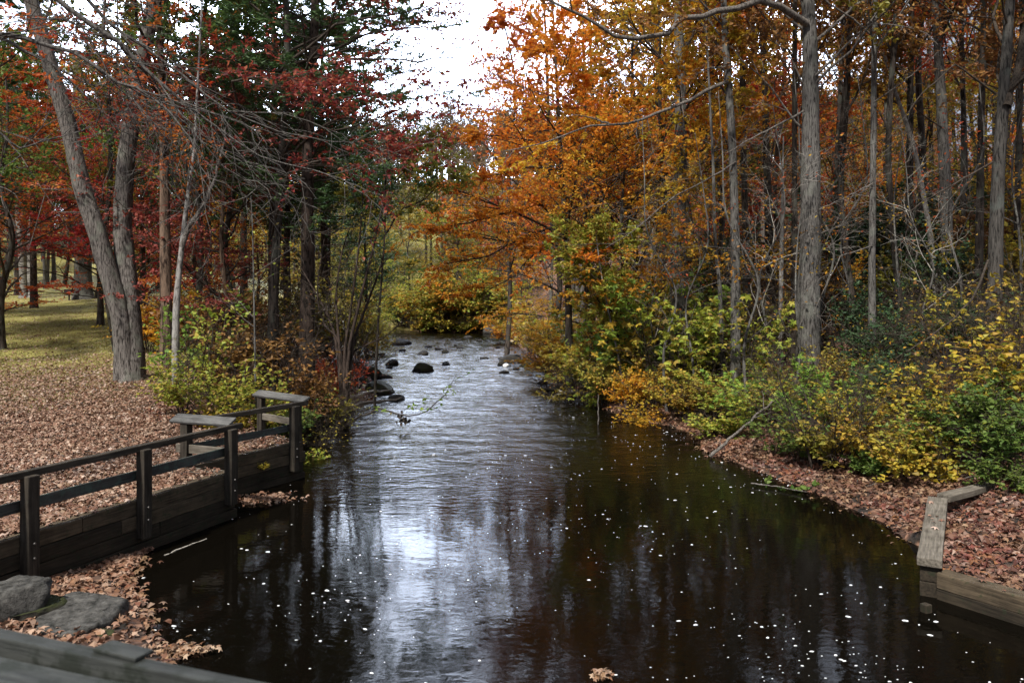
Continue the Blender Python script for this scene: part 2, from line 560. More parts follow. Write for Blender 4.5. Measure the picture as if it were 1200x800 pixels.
def lawn_z(x, y):
    z = .69 + .05 * np.maximum(0, y - 15.2) + .03 * np.maximum(0, y - 42)
    z = np.where(y > 90, .69 + 5.18 + .06 * (y - 90), z)
    return z + .10 * wob(x * .35, y * .35) * smooth(14, 22, y) + .02 * wob(x * 2, y * 2)


def far_rise(y):
    return 36 * (1 - np.exp(-np.maximum(0, y - 92) * .013))


def terrain(x, y):
    x, y = np.asarray(x, float), np.asarray(y, float)
    xl, xr = fx(XL, y), fx(XR, y)
    dl, dr = xl - x, x - xr
    xw = np.where((y > 6) & (y < D1[1]), np.minimum(fx(XW, y), xl - .12), xl)
    # left
    walled = (y > 6) & (y < D1[1])
    shore = .03 + .10 * np.minimum(np.maximum(dl, 0), 1.2) + .03 * wob(x * 3, y * 3)
    zl_w = np.where(x < xw - .02, lawn_z(x, y), shore)
    nat = smooth(0, 2.6, dl)
    zl_n = .03 + (lawn_z(x, y) - .03) * nat + .08 * wob(x * 1.6, y * 1.6) * nat
    zl = np.where(walled, zl_w, zl_n)
    # near the bridge abutment below frame
    zl = np.where(y < 6, shore + smooth(0, 3, dl) * .6, zl)
    # right
    d = np.maximum(dr, 0)
    zr = .03 + .16 * np.minimum(d, 1.6) + 17 * (1 - np.exp(-np.maximum(0, d - 1.6) * .29 / 17)) + .15 * wob(x * .8, y * .8) * smooth(.5, 4, d)
    terrace = .25 + .02 * np.minimum(d, 4) + .29 * np.maximum(0, d - 3.2)
    k = smooth(10.9, 11.6, y)
    zr = np.where(d > .02, zr * k + terrace * (1 - k), zr)
    # far bank beyond the bend
    zr = np.where(y > 74, .2 + np.minimum(d, 200) * .05 * smooth(0, 2, d) + (zr - .2) * (1 - smooth(74, 90, y)), zr)
    zf = far_rise(y)
    bed = -.35 - .5 * smooth(0, 2, np.minimum(-dl, -dr))
    z = np.where(dl > 0, zl, np.where(dr > 0, zr, np.where(dl > -.4, -.1 + (bed + .1) * smooth(0, .4, -dl), np.where(dr > -.4, -.1 + (bed + .1) * smooth(0, .4, -dr), bed))))
    z = z + np.where((dl > 0) | (dr > 0), zf * smooth(0, 12, np.maximum(dl, dr)), 0)
    return z


def tz(x, y):
    return float(terrain(np.array([x]), np.array([y]))[0])


def ground(px, py):
    """where the line of sight through a pixel first meets the land"""
    d = ray(px, py)
    Y = np.arange(6, 140, .02)
    z = CAM_H + d[2] * Y
    t = np.maximum(terrain(d[0] * Y, Y), 0)
    i = int(np.argmax(z < t)) if (z < t).any() else len(Y) - 1
    return np.array([d[0] * Y[i], Y[i], t[i]])


def foot(px, Y):
    x = ray(px, 400)[0] * Y
    return np.array([x, Y, tz(x, Y)])


ys = np.concatenate([np.arange(-8, 6, .6), np.arange(6, 17.2, .08), np.arange(17.2, 30, .2), np.arange(30, 70, .6), np.arange(70, 130, 1.5), np.arange(130, 300, 8), np.arange(300, 901, 60)])
ofs = np.concatenate([[0, .04, .1, .2, .35, .55, .8, 1.1, 1.4, 1.8, 2.2], np.arange(2.7, 12, .55), np.arange(12, 40, 1.2), np.arange(40, 90, 4), [100, 130, 180, 260, 400, 700]])
rows = []
for y in ys:
    xl, xr = fx(XL, y), fx(XR, y)
    xw = min(fx(XW, y), xl - .12) if 6 < y < D1[1] else xl - .12
    left = xw - .03 - ofs[::-1]
    shore = [xw, xw + (xl - xw) * .3, xw + (xl - xw) * .7, xl - .002]
    bed = [xl + .1, xl + .4, xl + 1, xl + (xr - xl) * .5, xr - 1, xr - .4, xr - .1]
    right = xr + .002 + ofs
    rows.append(np.concatenate([left, shore, bed, right]))
gx = np.array(rows)
gy = np.repeat(ys[:, None], gx.shape[1], 1)
gz = terrain(gx, gy)
V = np.stack([gx, gy, gz], -1).reshape(-1, 3)
nr_, nc_ = gx.shape
i = (np.arange(nr_ - 1) * nc_)[:, None] + np.arange(nc_ - 1)[None, :]
F = np.stack([i, i + 1, i + 1 + nc_, i + nc_], -1).reshape(-1, 4)

m, nt, b = new_mat("forest_floor")
t = nt.nodes.new("ShaderNodeTexCoord")
n1 = N_(nt, "ShaderNodeTexVoronoi", Scale=11.0)
nd = N_(nt, "ShaderNodeTexNoise", Scale=3.0, Detail=6.0)
nt.links.new(t.outputs["Object"], n1.inputs["Vector"])
nt.links.new(t.outputs["Object"], nd.inputs["Vector"])
sp = nt.nodes.new("ShaderNodeSeparateColor")
nt.links.new(n1.outputs["Color"], sp.inputs["Color"])
r1 = ramp(nt, [(0, (.045, .022, .013)), (.3, (.11, .05, .028)), (.6, (.17, .08, .045)), (.85, (.25, .15, .1)), (1, (.08, .035, .02))])
nt.links.new(sp.outputs["Red"], r1.inputs["Fac"])
soil = ramp(nt, [(.35, (.012, .008, .005)), (.7, (.035, .022, .014))])
nt.links.new(nd.outputs["Fac"], soil.inputs["Fac"])
mx1 = nt.nodes.new("ShaderNodeMix")
mx1.data_type = 'RGBA'
fr = ramp(nt, [(.40, (0, 0, 0)), (.55, (1, 1, 1))])
nt.links.new(nd.outputs["Fac"], fr.inputs["Fac"])
nt.links.new(fr.outputs["Color"], mx1.inputs["Factor"])
nt.links.new(soil.outputs["Color"], mx1.inputs["A"])
nt.links.new(r1.outputs["Color"], mx1.inputs["B"])
# mown grass far up the lawn on the left
xyz = nt.nodes.new("ShaderNodeSeparateXYZ")
nt.links.new(t.outputs["Object"], xyz.inputs["Vector"])
ng = N_(nt, "ShaderNodeTexNoise", Scale=.45, Detail=5.0, Roughness=.65)
nt.links.new(t.outputs["Object"], ng.inputs["Vector"])
nf = N_(nt, "ShaderNodeTexNoise", Scale=22.0, Detail=4.0)
nt.links.new(t.outputs["Object"], nf.inputs["Vector"])
gcol = ramp(nt, [(.3, (.12, .12, .03)), (.5, (.24, .22, .05)), (.7, (.34, .26, .10))])
nt.links.new(nf.outputs["Fac"], gcol.inputs["Fac"])
my = N_(nt, "ShaderNodeMapRange")
my.inputs["From Min"].default_value = 17
my.inputs["From Max"].default_value = 27
nt.links.new(xyz.outputs["Y"], my.inputs["Value"])
mxx = N_(nt, "ShaderNodeMapRange")
mxx.inputs["From Min"].default_value = -8.5
mxx.inputs["From Max"].default_value = -11.5
nt.links.new(xyz.outputs["X"], mxx.inputs["Value"])
mlt = nt.nodes.new("ShaderNodeMath")
mlt.operation = 'MULTIPLY'
nt.links.new(my.outputs["Result"], mlt.inputs[0])
nt.links.new(mxx.outputs["Result"], mlt.inputs[1])
gm = nt.nodes.new("ShaderNodeMath")
gm.operation = 'MULTIPLY'
gr = ramp(nt, [(.28, (.25, .25, .25)), (.5, (1, 1, 1))])
nt.links.new(ng.outputs["Fac"], gr.inputs["Fac"])
nt.links.new(mlt.outputs["Value"], gm.inputs[0])
nt.links.new(gr.outputs["Color"], gm.inputs[1])
mx2 = nt.nodes.new("ShaderNodeMix")
mx2.data_type = 'RGBA'
nt.links.new(gm.outputs["Value"], mx2.inputs["Factor"])
nt.links.new(mx1.outputs["Result"], mx2.inputs["A"])
nt.links.new(gcol.outputs["Color"], mx2.inputs["B"])
nt.links.new(mx2.outputs["Result"], b.inputs["Base Color"])
b.inputs["Roughness"].default_value = .9
bp = N_(nt, "ShaderNodeBump", Strength=.8, Distance=.05)
nt.links.new(n1.outputs["Distance"], bp.inputs["Height"])
nt.links.new(bp.outputs["Normal"], b.inputs["Normal"])
set_props(link("ground", np_mesh("ground", V, [F], True, m)), kind="structure")

# ------------------------------------------------------------------ water
m, nt, b = new_mat("river_water")
b.inputs["Base Color"].default_value = (.0025, .002, .0013, 1)
b.inputs["Roughness"].default_value = .03
b.inputs["IOR"].default_value = 1.165
t = nt.nodes.new("ShaderNodeTexCoord")
mp = nt.nodes.new("ShaderNodeMapping")
mp.inputs["Scale"].default_value = (1, 1.6, 1)
nt.links.new(t.outputs["Object"], mp.inputs["Vector"])
w1 = N_(nt, "ShaderNodeTexNoise", Scale=5.5, Detail=4.0, Roughness=.55, Distortion=.4)
w2 = N_(nt, "ShaderNodeTexNoise", Scale=1.1, Detail=3.0, Distortion=1.2)
nt.links.new(mp.outputs["Vector"], w1.inputs["Vector"])
nt.links.new(mp.outputs["Vector"], w2.inputs["Vector"])
xyz = nt.nodes.new("ShaderNodeSeparateXYZ")
nt.links.new(t.outputs["Object"], xyz.inputs["Vector"])
rip = N_(nt, "ShaderNodeMapRange")              # livelier water in the shallow riffle upstream
rip.inputs["From Min"].default_value = 13
rip.inputs["From Max"].default_value = 24
rip.inputs["To Min"].default_value = .04
rip.inputs["To Max"].default_value = .62
nt.links.new(xyz.outputs["Y"], rip.inputs["Value"])
sumn = nt.nodes.new("ShaderNodeMath")
sumn.operation = 'MULTIPLY_ADD'
sumn.inputs[1].default_value = 1.6
nt.links.new(w2.outputs["Fac"], sumn.inputs[0])
nt.links.new(w1.outputs["Fac"], sumn.inputs[2])
bp = N_(nt, "ShaderNodeBump", Distance=.045)
nt.links.new(rip.outputs["Result"], bp.inputs["Strength"])
nt.links.new(sumn.outputs["Value"], bp.inputs["Height"])
nt.links.new(bp.outputs["Normal"], b.inputs["Normal"])
wy = np.concatenate([np.arange(-8, 14, 2.0), np.arange(14, 50, .11), np.arange(50, 75, .2), np.arange(75, 140, 6), [200, 400]])
wx = np.concatenate([[-400, -120, -60, -40, -30, -24, -20], np.arange(-17, 8, .18), [9, 20, 60]])
WX, WY = np.meshgrid(wx, wy)
amp = smooth(14, 25, WY) * (1 - smooth(70, 75, WY)) * .05
WZ = np.zeros_like(WX)
for (r_, c_) in np.argwhere(amp > 1e-4):
    x, y = WX[r_, c_], WY[r_, c_]
    WZ[r_, c_] = mnoise.noise(Vector((x * 1.1, y * 1.7, 0))) * .9 + mnoise.noise(Vector((x * 2.4, y * 3.6, 5))) * .55 + mnoise.noise(Vector((x * 4.6, y * 6.5, 9))) * .3
WZ *= amp
V = np.stack([WX, WY, WZ], -1).reshape(-1, 3)
nr_, nc_ = WX.shape
i = (np.arange(nr_ - 1) * nc_)[:, None] + np.arange(nc_ - 1)[None, :]
F = np.stack([i, i + 1, i + 1 + nc_, i + nc_], -1).reshape(-1, 4)
set_props(link("water", np_mesh("water", V, [F], True, m)), kind="structure")

# ------------------------------------------------------------------ foam flecks drifting on the pool
m, nt, b = new_mat("foam_white")
b.inputs["Base Color"].default_value = (.70, .71, .72, 1)
b.inputs["Roughness"].default_value = .5
rng = np.random.default_rng(5)
n = 8000
fy = 7.0 + 23 * rng.random(n) ** 1.5
fxx = fx(XL, fy) + (fx(XR, fy) - fx(XL, fy)) * rng.random(n)
clump = np.sin(fxx * 1.3 + fy * .5) + np.sin(fy * 1.1 - fxx * .8 + 2) + .8 * np.sin(fxx * 3.1 + fy * 2.3)
side = np.where(fxx > -2.2 + (fy - 8) * .05, 1.0, .45)
keep = (rng.random(n) < .05 + .16 * np.clip(clump, 0, 2.2)) & (rng.random(n) < side)
fxx, fy = fxx[keep], fy[keep]
parts = []
sz = .004 + .012 * rng.random(len(fy)) ** 4.5
ar = np.arange(9) / 9 * 2 * math.pi
for x, y, s in zip(fxx, fy, sz):
    el = rng.uniform(1, 2.6)
    th = rng.uniform(-.5, .3)
    rr = s * rng.uniform(.6, 1.3, 9)
    u, v = np.cos(ar) * rr * el, np.sin(ar) * rr
    X, Y_ = x + u * math.cos(th) - v * math.sin(th), y + u * math.sin(th) + v * math.cos(th)
    top = np.stack([x + (X - x) * .6, y + (Y_ - y) * .6, np.full(9, .004 + s * .35)], 1)
    bot = np.stack([X, Y_, np.full(9, .002)], 1)
    k = np.arange(9)
    parts.append((np.concatenate([bot, top]), [np.stack([k, (k + 1) % 9, (k + 1) % 9 + 9, k + 9], 1), (k + 9)[None, :]]))
V, F = join_geo(parts)
set_props(link("foam_flecks", np_mesh("foam_flecks", V, F, False, m)), "white flecks of foam drifting on the black pool below the riffle", "foam", kind="stuff")


# ------------------------------------------------------------------ fallen leaves
def litter(name, label, mat, pts, size, rng, lift=.055, shape=10, jit=.62):
    x, y = pts[:, 0], pts[:, 1]
    pos = np.stack([x, y, np.maximum(terrain(x, y), 0.0) + rng.uniform(.004, lift, len(x))], 1)
    a = rng.uniform(0, 2 * math.pi, len(x))
    ax = np.stack([np.cos(a), np.sin(a), rng.normal(size=len(x)) * .18], 1)
    nr = rng.normal(size=(len(x), 3)) * jit
    nr[:, 2] += 1
    h = rng.random(len(x)) < .55
    V, F = join_geo([leaves_geo(pos[h], ax[h], nr[h], size, rng, .75, .16, .45, shape), leaves_geo(pos[~h], ax[~h], nr[~h], size * .95, rng, .6, .2, .45, 6)])
    return set_props(link(name, np_mesh(name, V, F, False, mat)), label, "fallen leaves", kind="stuff")


def scatter(rng, n, y0, y1, fn_x, keep=None):
    y = rng.uniform(y0, y1, n)
    lo, hi = fn_x(y)
    x = lo + (hi - lo) * rng.random(n)
    p = np.stack([x, y], 1)
    return p if keep is None else p[keep(x, y)]


rng = np.random.default_rng(21)
wl_ = lambda y: np.where(y < D1[1], fx(XW, y) - .12, fx(XL, y) - .35)
near = scatter(rng, 72000, 6.3, 19, lambda y: (np.maximum(-.68 * y - 2.2, -16), wl_(y)), lambda x, y: rng.random(len(x)) < .72 + .4 * wob(x * 1.3, y * 1.1))
mid = scatter(rng, 44000, 19, 33, lambda y: (-.68 * y - 2, wl_(y)), lambda x, y: rng.random(len(x)) < np.clip(1.2 - (y - 19) / 11 + .35 * wob(x * .8, y * .5), .08, 1))
far = scatter(rng, 26000, 33, 62, lambda y: (-.68 * y - 2, wl_(y)), lambda x, y: rng.random(len(x)) < np.clip(.3 + .4 * wob(x * .5, y * .4), .06, 1))
litter("fallen_leaves", "pale pink brown fallen leaves lying thick over the lawn behind the railing", M['litter'], np.concatenate([near, mid, far]), .076, rng)
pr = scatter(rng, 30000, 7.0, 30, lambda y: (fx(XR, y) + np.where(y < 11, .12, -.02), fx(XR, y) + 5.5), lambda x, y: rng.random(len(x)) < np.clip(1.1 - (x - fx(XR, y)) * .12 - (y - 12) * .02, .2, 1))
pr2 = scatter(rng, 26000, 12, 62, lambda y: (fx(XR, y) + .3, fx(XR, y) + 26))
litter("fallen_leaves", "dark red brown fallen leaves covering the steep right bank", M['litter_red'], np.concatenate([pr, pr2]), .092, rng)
sh = scatter(rng, 3600, 6.6, 10.9, lambda y: (np.maximum(fx(XW, y) + .1, fx(XL, y) - 2.2), fx(XL, y) + .04), lambda x, y: (rng.random(len(x)) < .5 + .5 * wob(x * 3, y * 3)))
sp_ = on_z(305, 583, 0.02)
spit = np.stack([sp_[0] + rng.normal(size=260) * .28, sp_[1] + rng.normal(size=260) * .16], 1)
litter("fallen_leaves", "strip of brown leaves washed up at the foot of the timber wall", M['litter_tan'], np.concatenate([sh, spit]), .085, rng, .03)
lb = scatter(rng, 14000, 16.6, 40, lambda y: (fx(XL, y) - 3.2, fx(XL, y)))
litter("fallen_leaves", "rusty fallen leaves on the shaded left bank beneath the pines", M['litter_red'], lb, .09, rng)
fl = scatter(rng, 900, 10.9, 26, lambda y: (fx(XR, y) - .42, fx(XR, y) + .02), lambda x, y: rng.random(len(x)) < np.clip(1 - (fx(XR, y) - x) / .42, 0, 1) ** 2 * (.5 + .6 * wob(x * 2, y * 2)))
fl2 = scatter(rng, 500, 7.2, 10.6, lambda y: (fx(XL, y) - .02, fx(XL, y) + .35), lambda x, y: rng.random(len(x)) < np.clip(1 - (x - fx(XL, y)) / .35, 0, 1) ** 2)
litter("floating_leaves", "wet brown leaves floating in the shallows along both water edges", M['litter_red'], np.concatenate([fl, fl2]), .085, rng, .012, jit=.12)
rb = scatter(rng, 1500, 16.5, 24.5, lambda y: (fx(XR, y) - .05, fx(XR, y) + .9))
litter("fallen_leaves", "pale tan leaves on the low shelf at the right water edge", M['litter_tan'], rb, .1, rng, .04)
# little raft of leaves by the bridge and a clump sticking out of the water
for (px, py, n_, sx, sy, lab) in ((213, 763, 150, .17, .06, "small raft of pale leaves caught beside the bridge rail"),
                                  (706, 792, 90, .035, .03, "tan clump of wet leaves poking out of the pool at the bottom")):
    p = on_z(px, py, .01)
    q = np.stack([p[0] + rng.normal(size=n_) * sx, p[1] + rng.normal(size=n_) * sy, .005 + np.abs(rng.normal(size=n_)) * .03], 1)
    a = rng.uniform(0, 6.28, n_)
    V, F = leaves_geo(q, np.stack([np.cos(a), np.sin(a), a * 0], 1), rng.normal(size=(n_, 3)) * .5 + [0, 0, 1], .075, rng, .7, .14, .3, 10)
    set_props(link("leaf_raft", np_mesh("leaf_raft", V, F, False, M['litter_tan'])), lab, "leaf clump")

# twigs strewn through the leaves
rng = np.random.default_rng(41)
tp_ = np.concatenate([scatter(rng, 420, 7, 26, lambda y: (-.68 * y - 1, wl_(y) - .2)), scatter(rng, 260, 11.5, 26, lambda y: (fx(XR, y) + .1, fx(XR, y) + 6))])
n = len(tp_)
a = rng.uniform(0, 6.28, n)
L_ = rng.uniform(.08, .5, n)
P = np.empty((n, 5, 3))
for j in range(5):
    f = (j / 4 - .5) * L_
    x = tp_[:, 0] + np.cos(a) * f + rng.normal(size=n) * .012
    y = tp_[:, 1] + np.sin(a) * f + rng.normal(size=n) * .012
    P[:, j] = np.stack([x, y, terrain(x, y) + .045 + rng.normal(size=n) * .01], 1)
V, F = tubes(P, np.linspace(.007, .003, 5)[None] * rng.uniform(.6, 1.6, n)[:, None], 4)
set_props(link("fallen_twigs", np_mesh("fallen_twigs", V, F, True, M['twig_mid'])), "small broken twigs strewn among the fallen leaves on both banks", "twigs", kind="stuff")

# grass blades on the far lawn
rng = np.random.default_rng(31)
g = scatter(rng, 70000, 18, 48, lambda y: (-.68 * y - 2, np.minimum(fx(XL, y) - 4, -8.5)), lambda x, y: rng.random(len(x)) < np.clip(.45 + (y - 20) * .03 + .5 * wob(x * .7, y * .6), 0, 1) * np.clip((-x - 8.5) / 4, 0, 1))
n = len(g)
gp = np.stack([g[:, 0], g[:, 1], terrain(g[:, 0], g[:, 1])], 1)
ln = rng.normal(size=(n, 3)) * .05
ln[:, 2] = rng.uniform(.04, .09, n)
wd = rng.normal(size=(n, 3)) * [1, 1, 0]
wd = unit(wd) * .009
V = np.stack([gp - wd, gp + wd, gp + ln], 1).reshape(-1, 3)
M['grass'] = leaf_mat("grass_blades", [(.11, .135, .03), (.22, .22, .045), (.33, .28, .08), (.18, .185, .04), (.28, .19, .08)], .3)
set_props(link("grass", np_mesh("grass", V, [np.arange(n * 3).reshape(-1, 3)], False, M['grass'])), "short yellowing grass on the far lawn under the trees", "grass", kind="stuff")

# ------------------------------------------------------------------ timber
M['wood_rail'] = wood_mat("wood_rail_dark", (.010, .0078, .0055), (.062, .051, .039), (.045, .05, .036), .64)
M['wood_top'] = wood_mat("wood_grey_top", (.035, .034, .032), (.16, .158, .152), (.10, .11, .095), .64)
M['wood_timber'] = wood_mat("wood_timber", (.022, .016, .010), (.12, .09, .057), (.035, .04, .02), .6)
M['wood_wet'] = wood_mat("wood_timber_wet", (.009, .007, .0045), (.045, .034, .022), (.02, .024, .012), .58)
M['wood_midrail'] = wood_mat("wood_green_rail", (.025, .025, .022), (.10, .10, .092), (.075, .11, .092), .54)
M['wood_cap'] = wood_mat("wood_cap", (.045, .038, .028), (.21, .185, .15), (.11, .11, .075), .66)
m, nt, b = new_mat("bolt_steel")
b.inputs["Base Color"].default_value = (.18, .17, .16, 1)
b.inputs["Metallic"].default_value = .8
b.inputs["Roughness"].default_value = .5
M['steel'] = m


def beam(name, p0, p1, w, h, mat, parent=None, roll=0.0, bev=.012, bend=.006, seed=0, top=True):
    """squared timber from p0 to p1 (centre of its top face when top), w across, h deep, grain along local X"""
    p0, p1 = Vector([float(v) for v in p0]), Vector([float(v) for v in p1])
    L = (p1 - p0).length
    bm = bmesh.new()
    bmesh.ops.create_cube(bm, size=1)
    bmesh.ops.scale(bm, vec=(L, w, h), verts=bm.verts)
    bmesh.ops.bevel(bm, geom=list(bm.edges), offset=bev, segments=2, affect='EDGES', profile=.6)
    long = [e for e in bm.edges if abs(e.verts[0].co.x - e.verts[1].co.x) > L * .7]
    bmesh.ops.subdivide_edges(bm, edges=long, cuts=max(3, int(L / .18)), use_grid_fill=True)
    for v in bm.verts:
        q = Vector((v.co.x * 2.3 + seed * 7.7, v.co.y * 5 + seed, v.co.z * 5))
        v.co.y += mnoise.noise(q) * bend
        v.co.z += mnoise.noise(q + Vector((9, 3, 5))) * bend
    for f in bm.faces:
        f.smooth = False
    me = bpy.data.meshes.new(name)
    bm.to_mesh(me)
    bm.free()
    me.materials.append(mat)
    o = link(name, me, parent)
    X = (p1 - p0).normalized()
    Y_ = Vector((0, 0, 1)).cross(X)
    if Y_.length < .01:
        Y_ = Vector((0, 1, 0))
    Y_.normalize()
    Z = X.cross(Y_)
    rot = Matrix((X, Y_, Z)).transposed()
    if roll:
        rot = rot @ Matrix.Rotation(roll, 3, 'X')
    c = (p0 + p1) / 2 - (Z * h / 2 if top else Vector((0, 0, 0)))
    o.matrix_basis = Matrix.Translation(c) @ rot.to_4x4()
    return o


def upright(name, x, y, z0, z1, w, mat, parent, ang=0, bolts=(), face=(0, -1)):
    o = beam(name, (0, 0, 0), (z1 - z0, 0, 0), w, w, mat, parent, seed=x * 3 + y, top=False)
    o.matrix_basis = Matrix.Translation((x, y, (z0 + z1) / 2)) @ Matrix.Rotation(ang, 4, 'Z') @ Matrix.Rotation(-math.pi / 2, 4, 'Y')
    for bz in bolts:
        bm = bmesh.new()
        bmesh.ops.create_cone(bm, cap_ends=True, segments=10, radius1=.016, radius2=.012, depth=.022)
        me = bpy.data.meshes.new("bolt")
        bm.to_mesh(me)
        bm.free()
        me.materials.append(M['steel'])
        bo = link("bolt", me, o)
        wpos = Vector((x + face[0] * (w / 2 + .006), y + face[1] * (w / 2 + .006), bz))
        d = Vector((face[0], face[1], 0)).to_track_quat('Z', 'Y').to_matrix().to_4x4()
        bo.matrix_basis = o.matrix_basis.inverted() @ Matrix.Translation(wpos) @ d
    return o


def p3(p, z):
    return (float(p[0]), float(p[1]), z)


fence = empty("railing", p3(A1, ZT), "weathered grey timber railing zigzagging along the left edge of the pool", "railing")
fi = lambda o: o
inv = Matrix.Translation(Vector(p3(A1, ZT))).inverted()
made = []
made.append(beam("top_rail", p3(A0 + nA * .03, ZR), p3(A1 + uA * .16 + nA * .03, ZR), .17, .085, M['wood_rail'], None, roll=math.radians(-5), seed=1))
made.append(beam("top_rail", p3(A1 - uR * .02 + uA * .02, ZR + .05), p3(B0 + uR * .16, ZR + .06), .22, .045, M['wood_top'], None, roll=math.radians(-27), seed=2))
made.append(beam("top_rail", p3(B0 + uB * .02 + nB * .03, ZR), p3(B1 + uB * .1 + nB * .03, ZR), .17, .085, M['wood_rail'], None, roll=math.radians(-5), seed=3))
made.append(beam("top_rail", p3(B1 - uD * .12 + uB * .06, ZR + .05), p3(D1 + uD * .1, ZR + .06), .20, .045, M['wood_top'], None, roll=math.radians(-26), seed=4))
zm = ZT + .40
made.append(beam("mid_rail", p3(A0 - nA * .04, zm), p3(A1 - nA * .04, zm), .04, .14, M['wood_midrail'], None, seed=5))
made.append(beam("mid_rail", p3(A1 + uR * .1, zm - .02), p3(B0 + uR * .1, zm - .02), .045, .14, M['wood_cap'], None, seed=6))
made.append(beam("mid_rail", p3(B0 - nB * .04, zm - .06), p3(B1 - nB * .04, zm - .06), .04, .13, M['wood_midrail'], None, seed=7))
made.append(beam("mid_rail", p3(B1 + uD * .05, zm), p3(D1, zm), .05, .13, M['wood_cap'], None, seed=8))
angA = math.atan2(uA[1], uA[0])
angB = math.atan2(uB[1], uB[0])


def along(p0, p1, px, z=ZT, off=(0, 0)):
    """point of the line p0-p1 that shows in column px at height z"""
    k = (px - 600) / FPX
    p0 = p0 + np.array(off)
    d = p1 + np.array(off) - p0
    c, s_ = math.cos(PITCH), math.sin(PITCH)
    h = (CAM_H - z) * s_
    s2 = (k * (p0[1] * c + h) - p0[0]) / (d[0] - k * d[1] * c)
    return p0 + d * s2


for px in (35, 169):
    q = along(A0, A1, px, .9, nA * .115)
    made.append(upright("post", q[0], q[1], .22, ZR - .05, .145, M['wood_rail'], None, angA, (ZT - .25, ZT - .08), nA))
q = A1 - uA * .12 + nA * .115
made.append(upright("post", q[0], q[1], .25, ZR - .05, .145, M['wood_rail'], None, angA, (ZT - .25, ZT - .08), nA))
q = B0 - uR * .10
made.append(upright("post", q[0], q[1], ZT - .2, ZR, .14, M['wood_rail'], None, angA))
q = B1 - uB * .28 + nB * .115
made.append(upright("post", q[0], q[1], .2, ZR - .05, .14, M['wood_rail'], None, angB, (ZT - .25, ZT - .1), nB))
q = B1 + uD * .16 + np.array([.02, .05])
made.append(upright("post", q[0], q[1], .3, ZR, .13, M['wood_rail'], None, angB))
q = D1 - uD * .1
made.append(upright("post", q[0], q[1], ZT - .2, ZR, .13, M['wood_rail'], None, angB))
for o in made:
    mb = o.matrix_basis.copy()
    o.parent = fence
    o.matrix_basis = inv @ mb

wall = empty("retaining_wall", p3(A0, 0), "stacked dark timber retaining wall under the railing on the left", "retaining wall")
inv = Matrix.Translation(Vector(p3(A0, 0))).inverted()
made = []
ch = .19
for c in range(5):
    z = ZT - c * (ch + .004)
    off = nA * (.012 * (c % 2) + .006 * c)
    cut = along(A0, A1, 95 + (c % 3) * 45)
    ext = A1 + uA * (.06 + .03 * (c % 2))
    made.append(beam("timber", p3(A0 - nA * .07 + off, z), p3(cut - uA * .004 - nA * .07 + off, z), .2, ch, M['wood_timber' if c < 1 else 'wood_wet'], None, seed=20 + c, bend=.012))
    made.append(beam("timber", p3(cut + uA * .004 - nA * .07 + off, z), p3(ext - nA * .07 + off, z), .2, ch, M['wood_timber' if c < 2 else 'wood_wet'], None, seed=30 + c, bend=.012))
    off = nB * (.012 * (c % 2))
    made.append(beam("timber", p3(B0 - nB * .07 + off - uB * .12, z - .02), p3(B1 + uB * (.05 + .04 * (c % 2)) - nB * .07 + off, z - .02), .2, ch, M['wood_timber' if c < 2 else 'wood_wet'], None, seed=40 + c, bend=.015))
    if c < 4:
        made.append(beam("timber", p3(A1 + uR * .13 - uA * .03, z + .004), p3(B0 + uR * .75 - uA * .03, z + .004), .19, ch, M['wood_cap'] if c == 0 else M['wood_timber'], None, seed=50 + c, bend=.012))
        made.append(beam("timber", p3(B1 + uD * .14, z - .03), p3(D1 + uD * .4, z - .03), .19, ch, M['wood_cap'] if c == 0 else M['wood_timber'], None, seed=60 + c, bend=.012))
for o in made:
    mb = o.matrix_basis.copy()
    o.parent = wall
    o.matrix_basis = inv @ mb

# right-hand timber edging
C0 = on_z(1089, 654, .46)[:2]
C1 = on_z(1099, 582, .46)[:2]
C2 = on_z(1142, 570, .48)[:2]
E0 = on_z(1103, 668, .31)[:2]
E1 = on_z(1330, 733, .31)[:2]
u = unit(C1 - C0)
edge = empty("timber_edging", p3(C0, 0), "low timber edging with a pale cap plank around the leafy ledge on the right", "retaining wall")
inv = Matrix.Translation(Vector(p3(C0, 0))).inverted()
made = [beam("cap_plank", p3(C0, .46), p3(C1, .46), .26, .10, M['wood_cap'], None, seed=71),
        beam("cap_plank", p3(C1 + unit(C2 - C1) * .15, .475), p3(C2 + unit(C2 - C1) * .5, .48), .2, .10, M['wood_cap'], None, seed=72)]
for c in range(4):
    made.append(beam("timber", p3(C0 + u * .05, .356 - c * .19), p3(C1 - u * .02, .356 - c * .19), .2, .185, M['wood_wet'], None, seed=80 + c))
for c in range(3):
    made.append(beam("timber", p3(E0, .31 - c * .19), p3(E1, .31 - c * .19), .21, .185, M['wood_timber' if c == 0 else 'wood_wet'], None, seed=90 + c))
q = on_z(1085, 690, .25)
made.append(upright("post", q[0], q[1], -.5, .09, .09, M['wood_wet'], None, .4))
for o in made:
    mb = o.matrix_basis.copy()
    o.parent = edge
    o.matrix_basis = inv @ mb

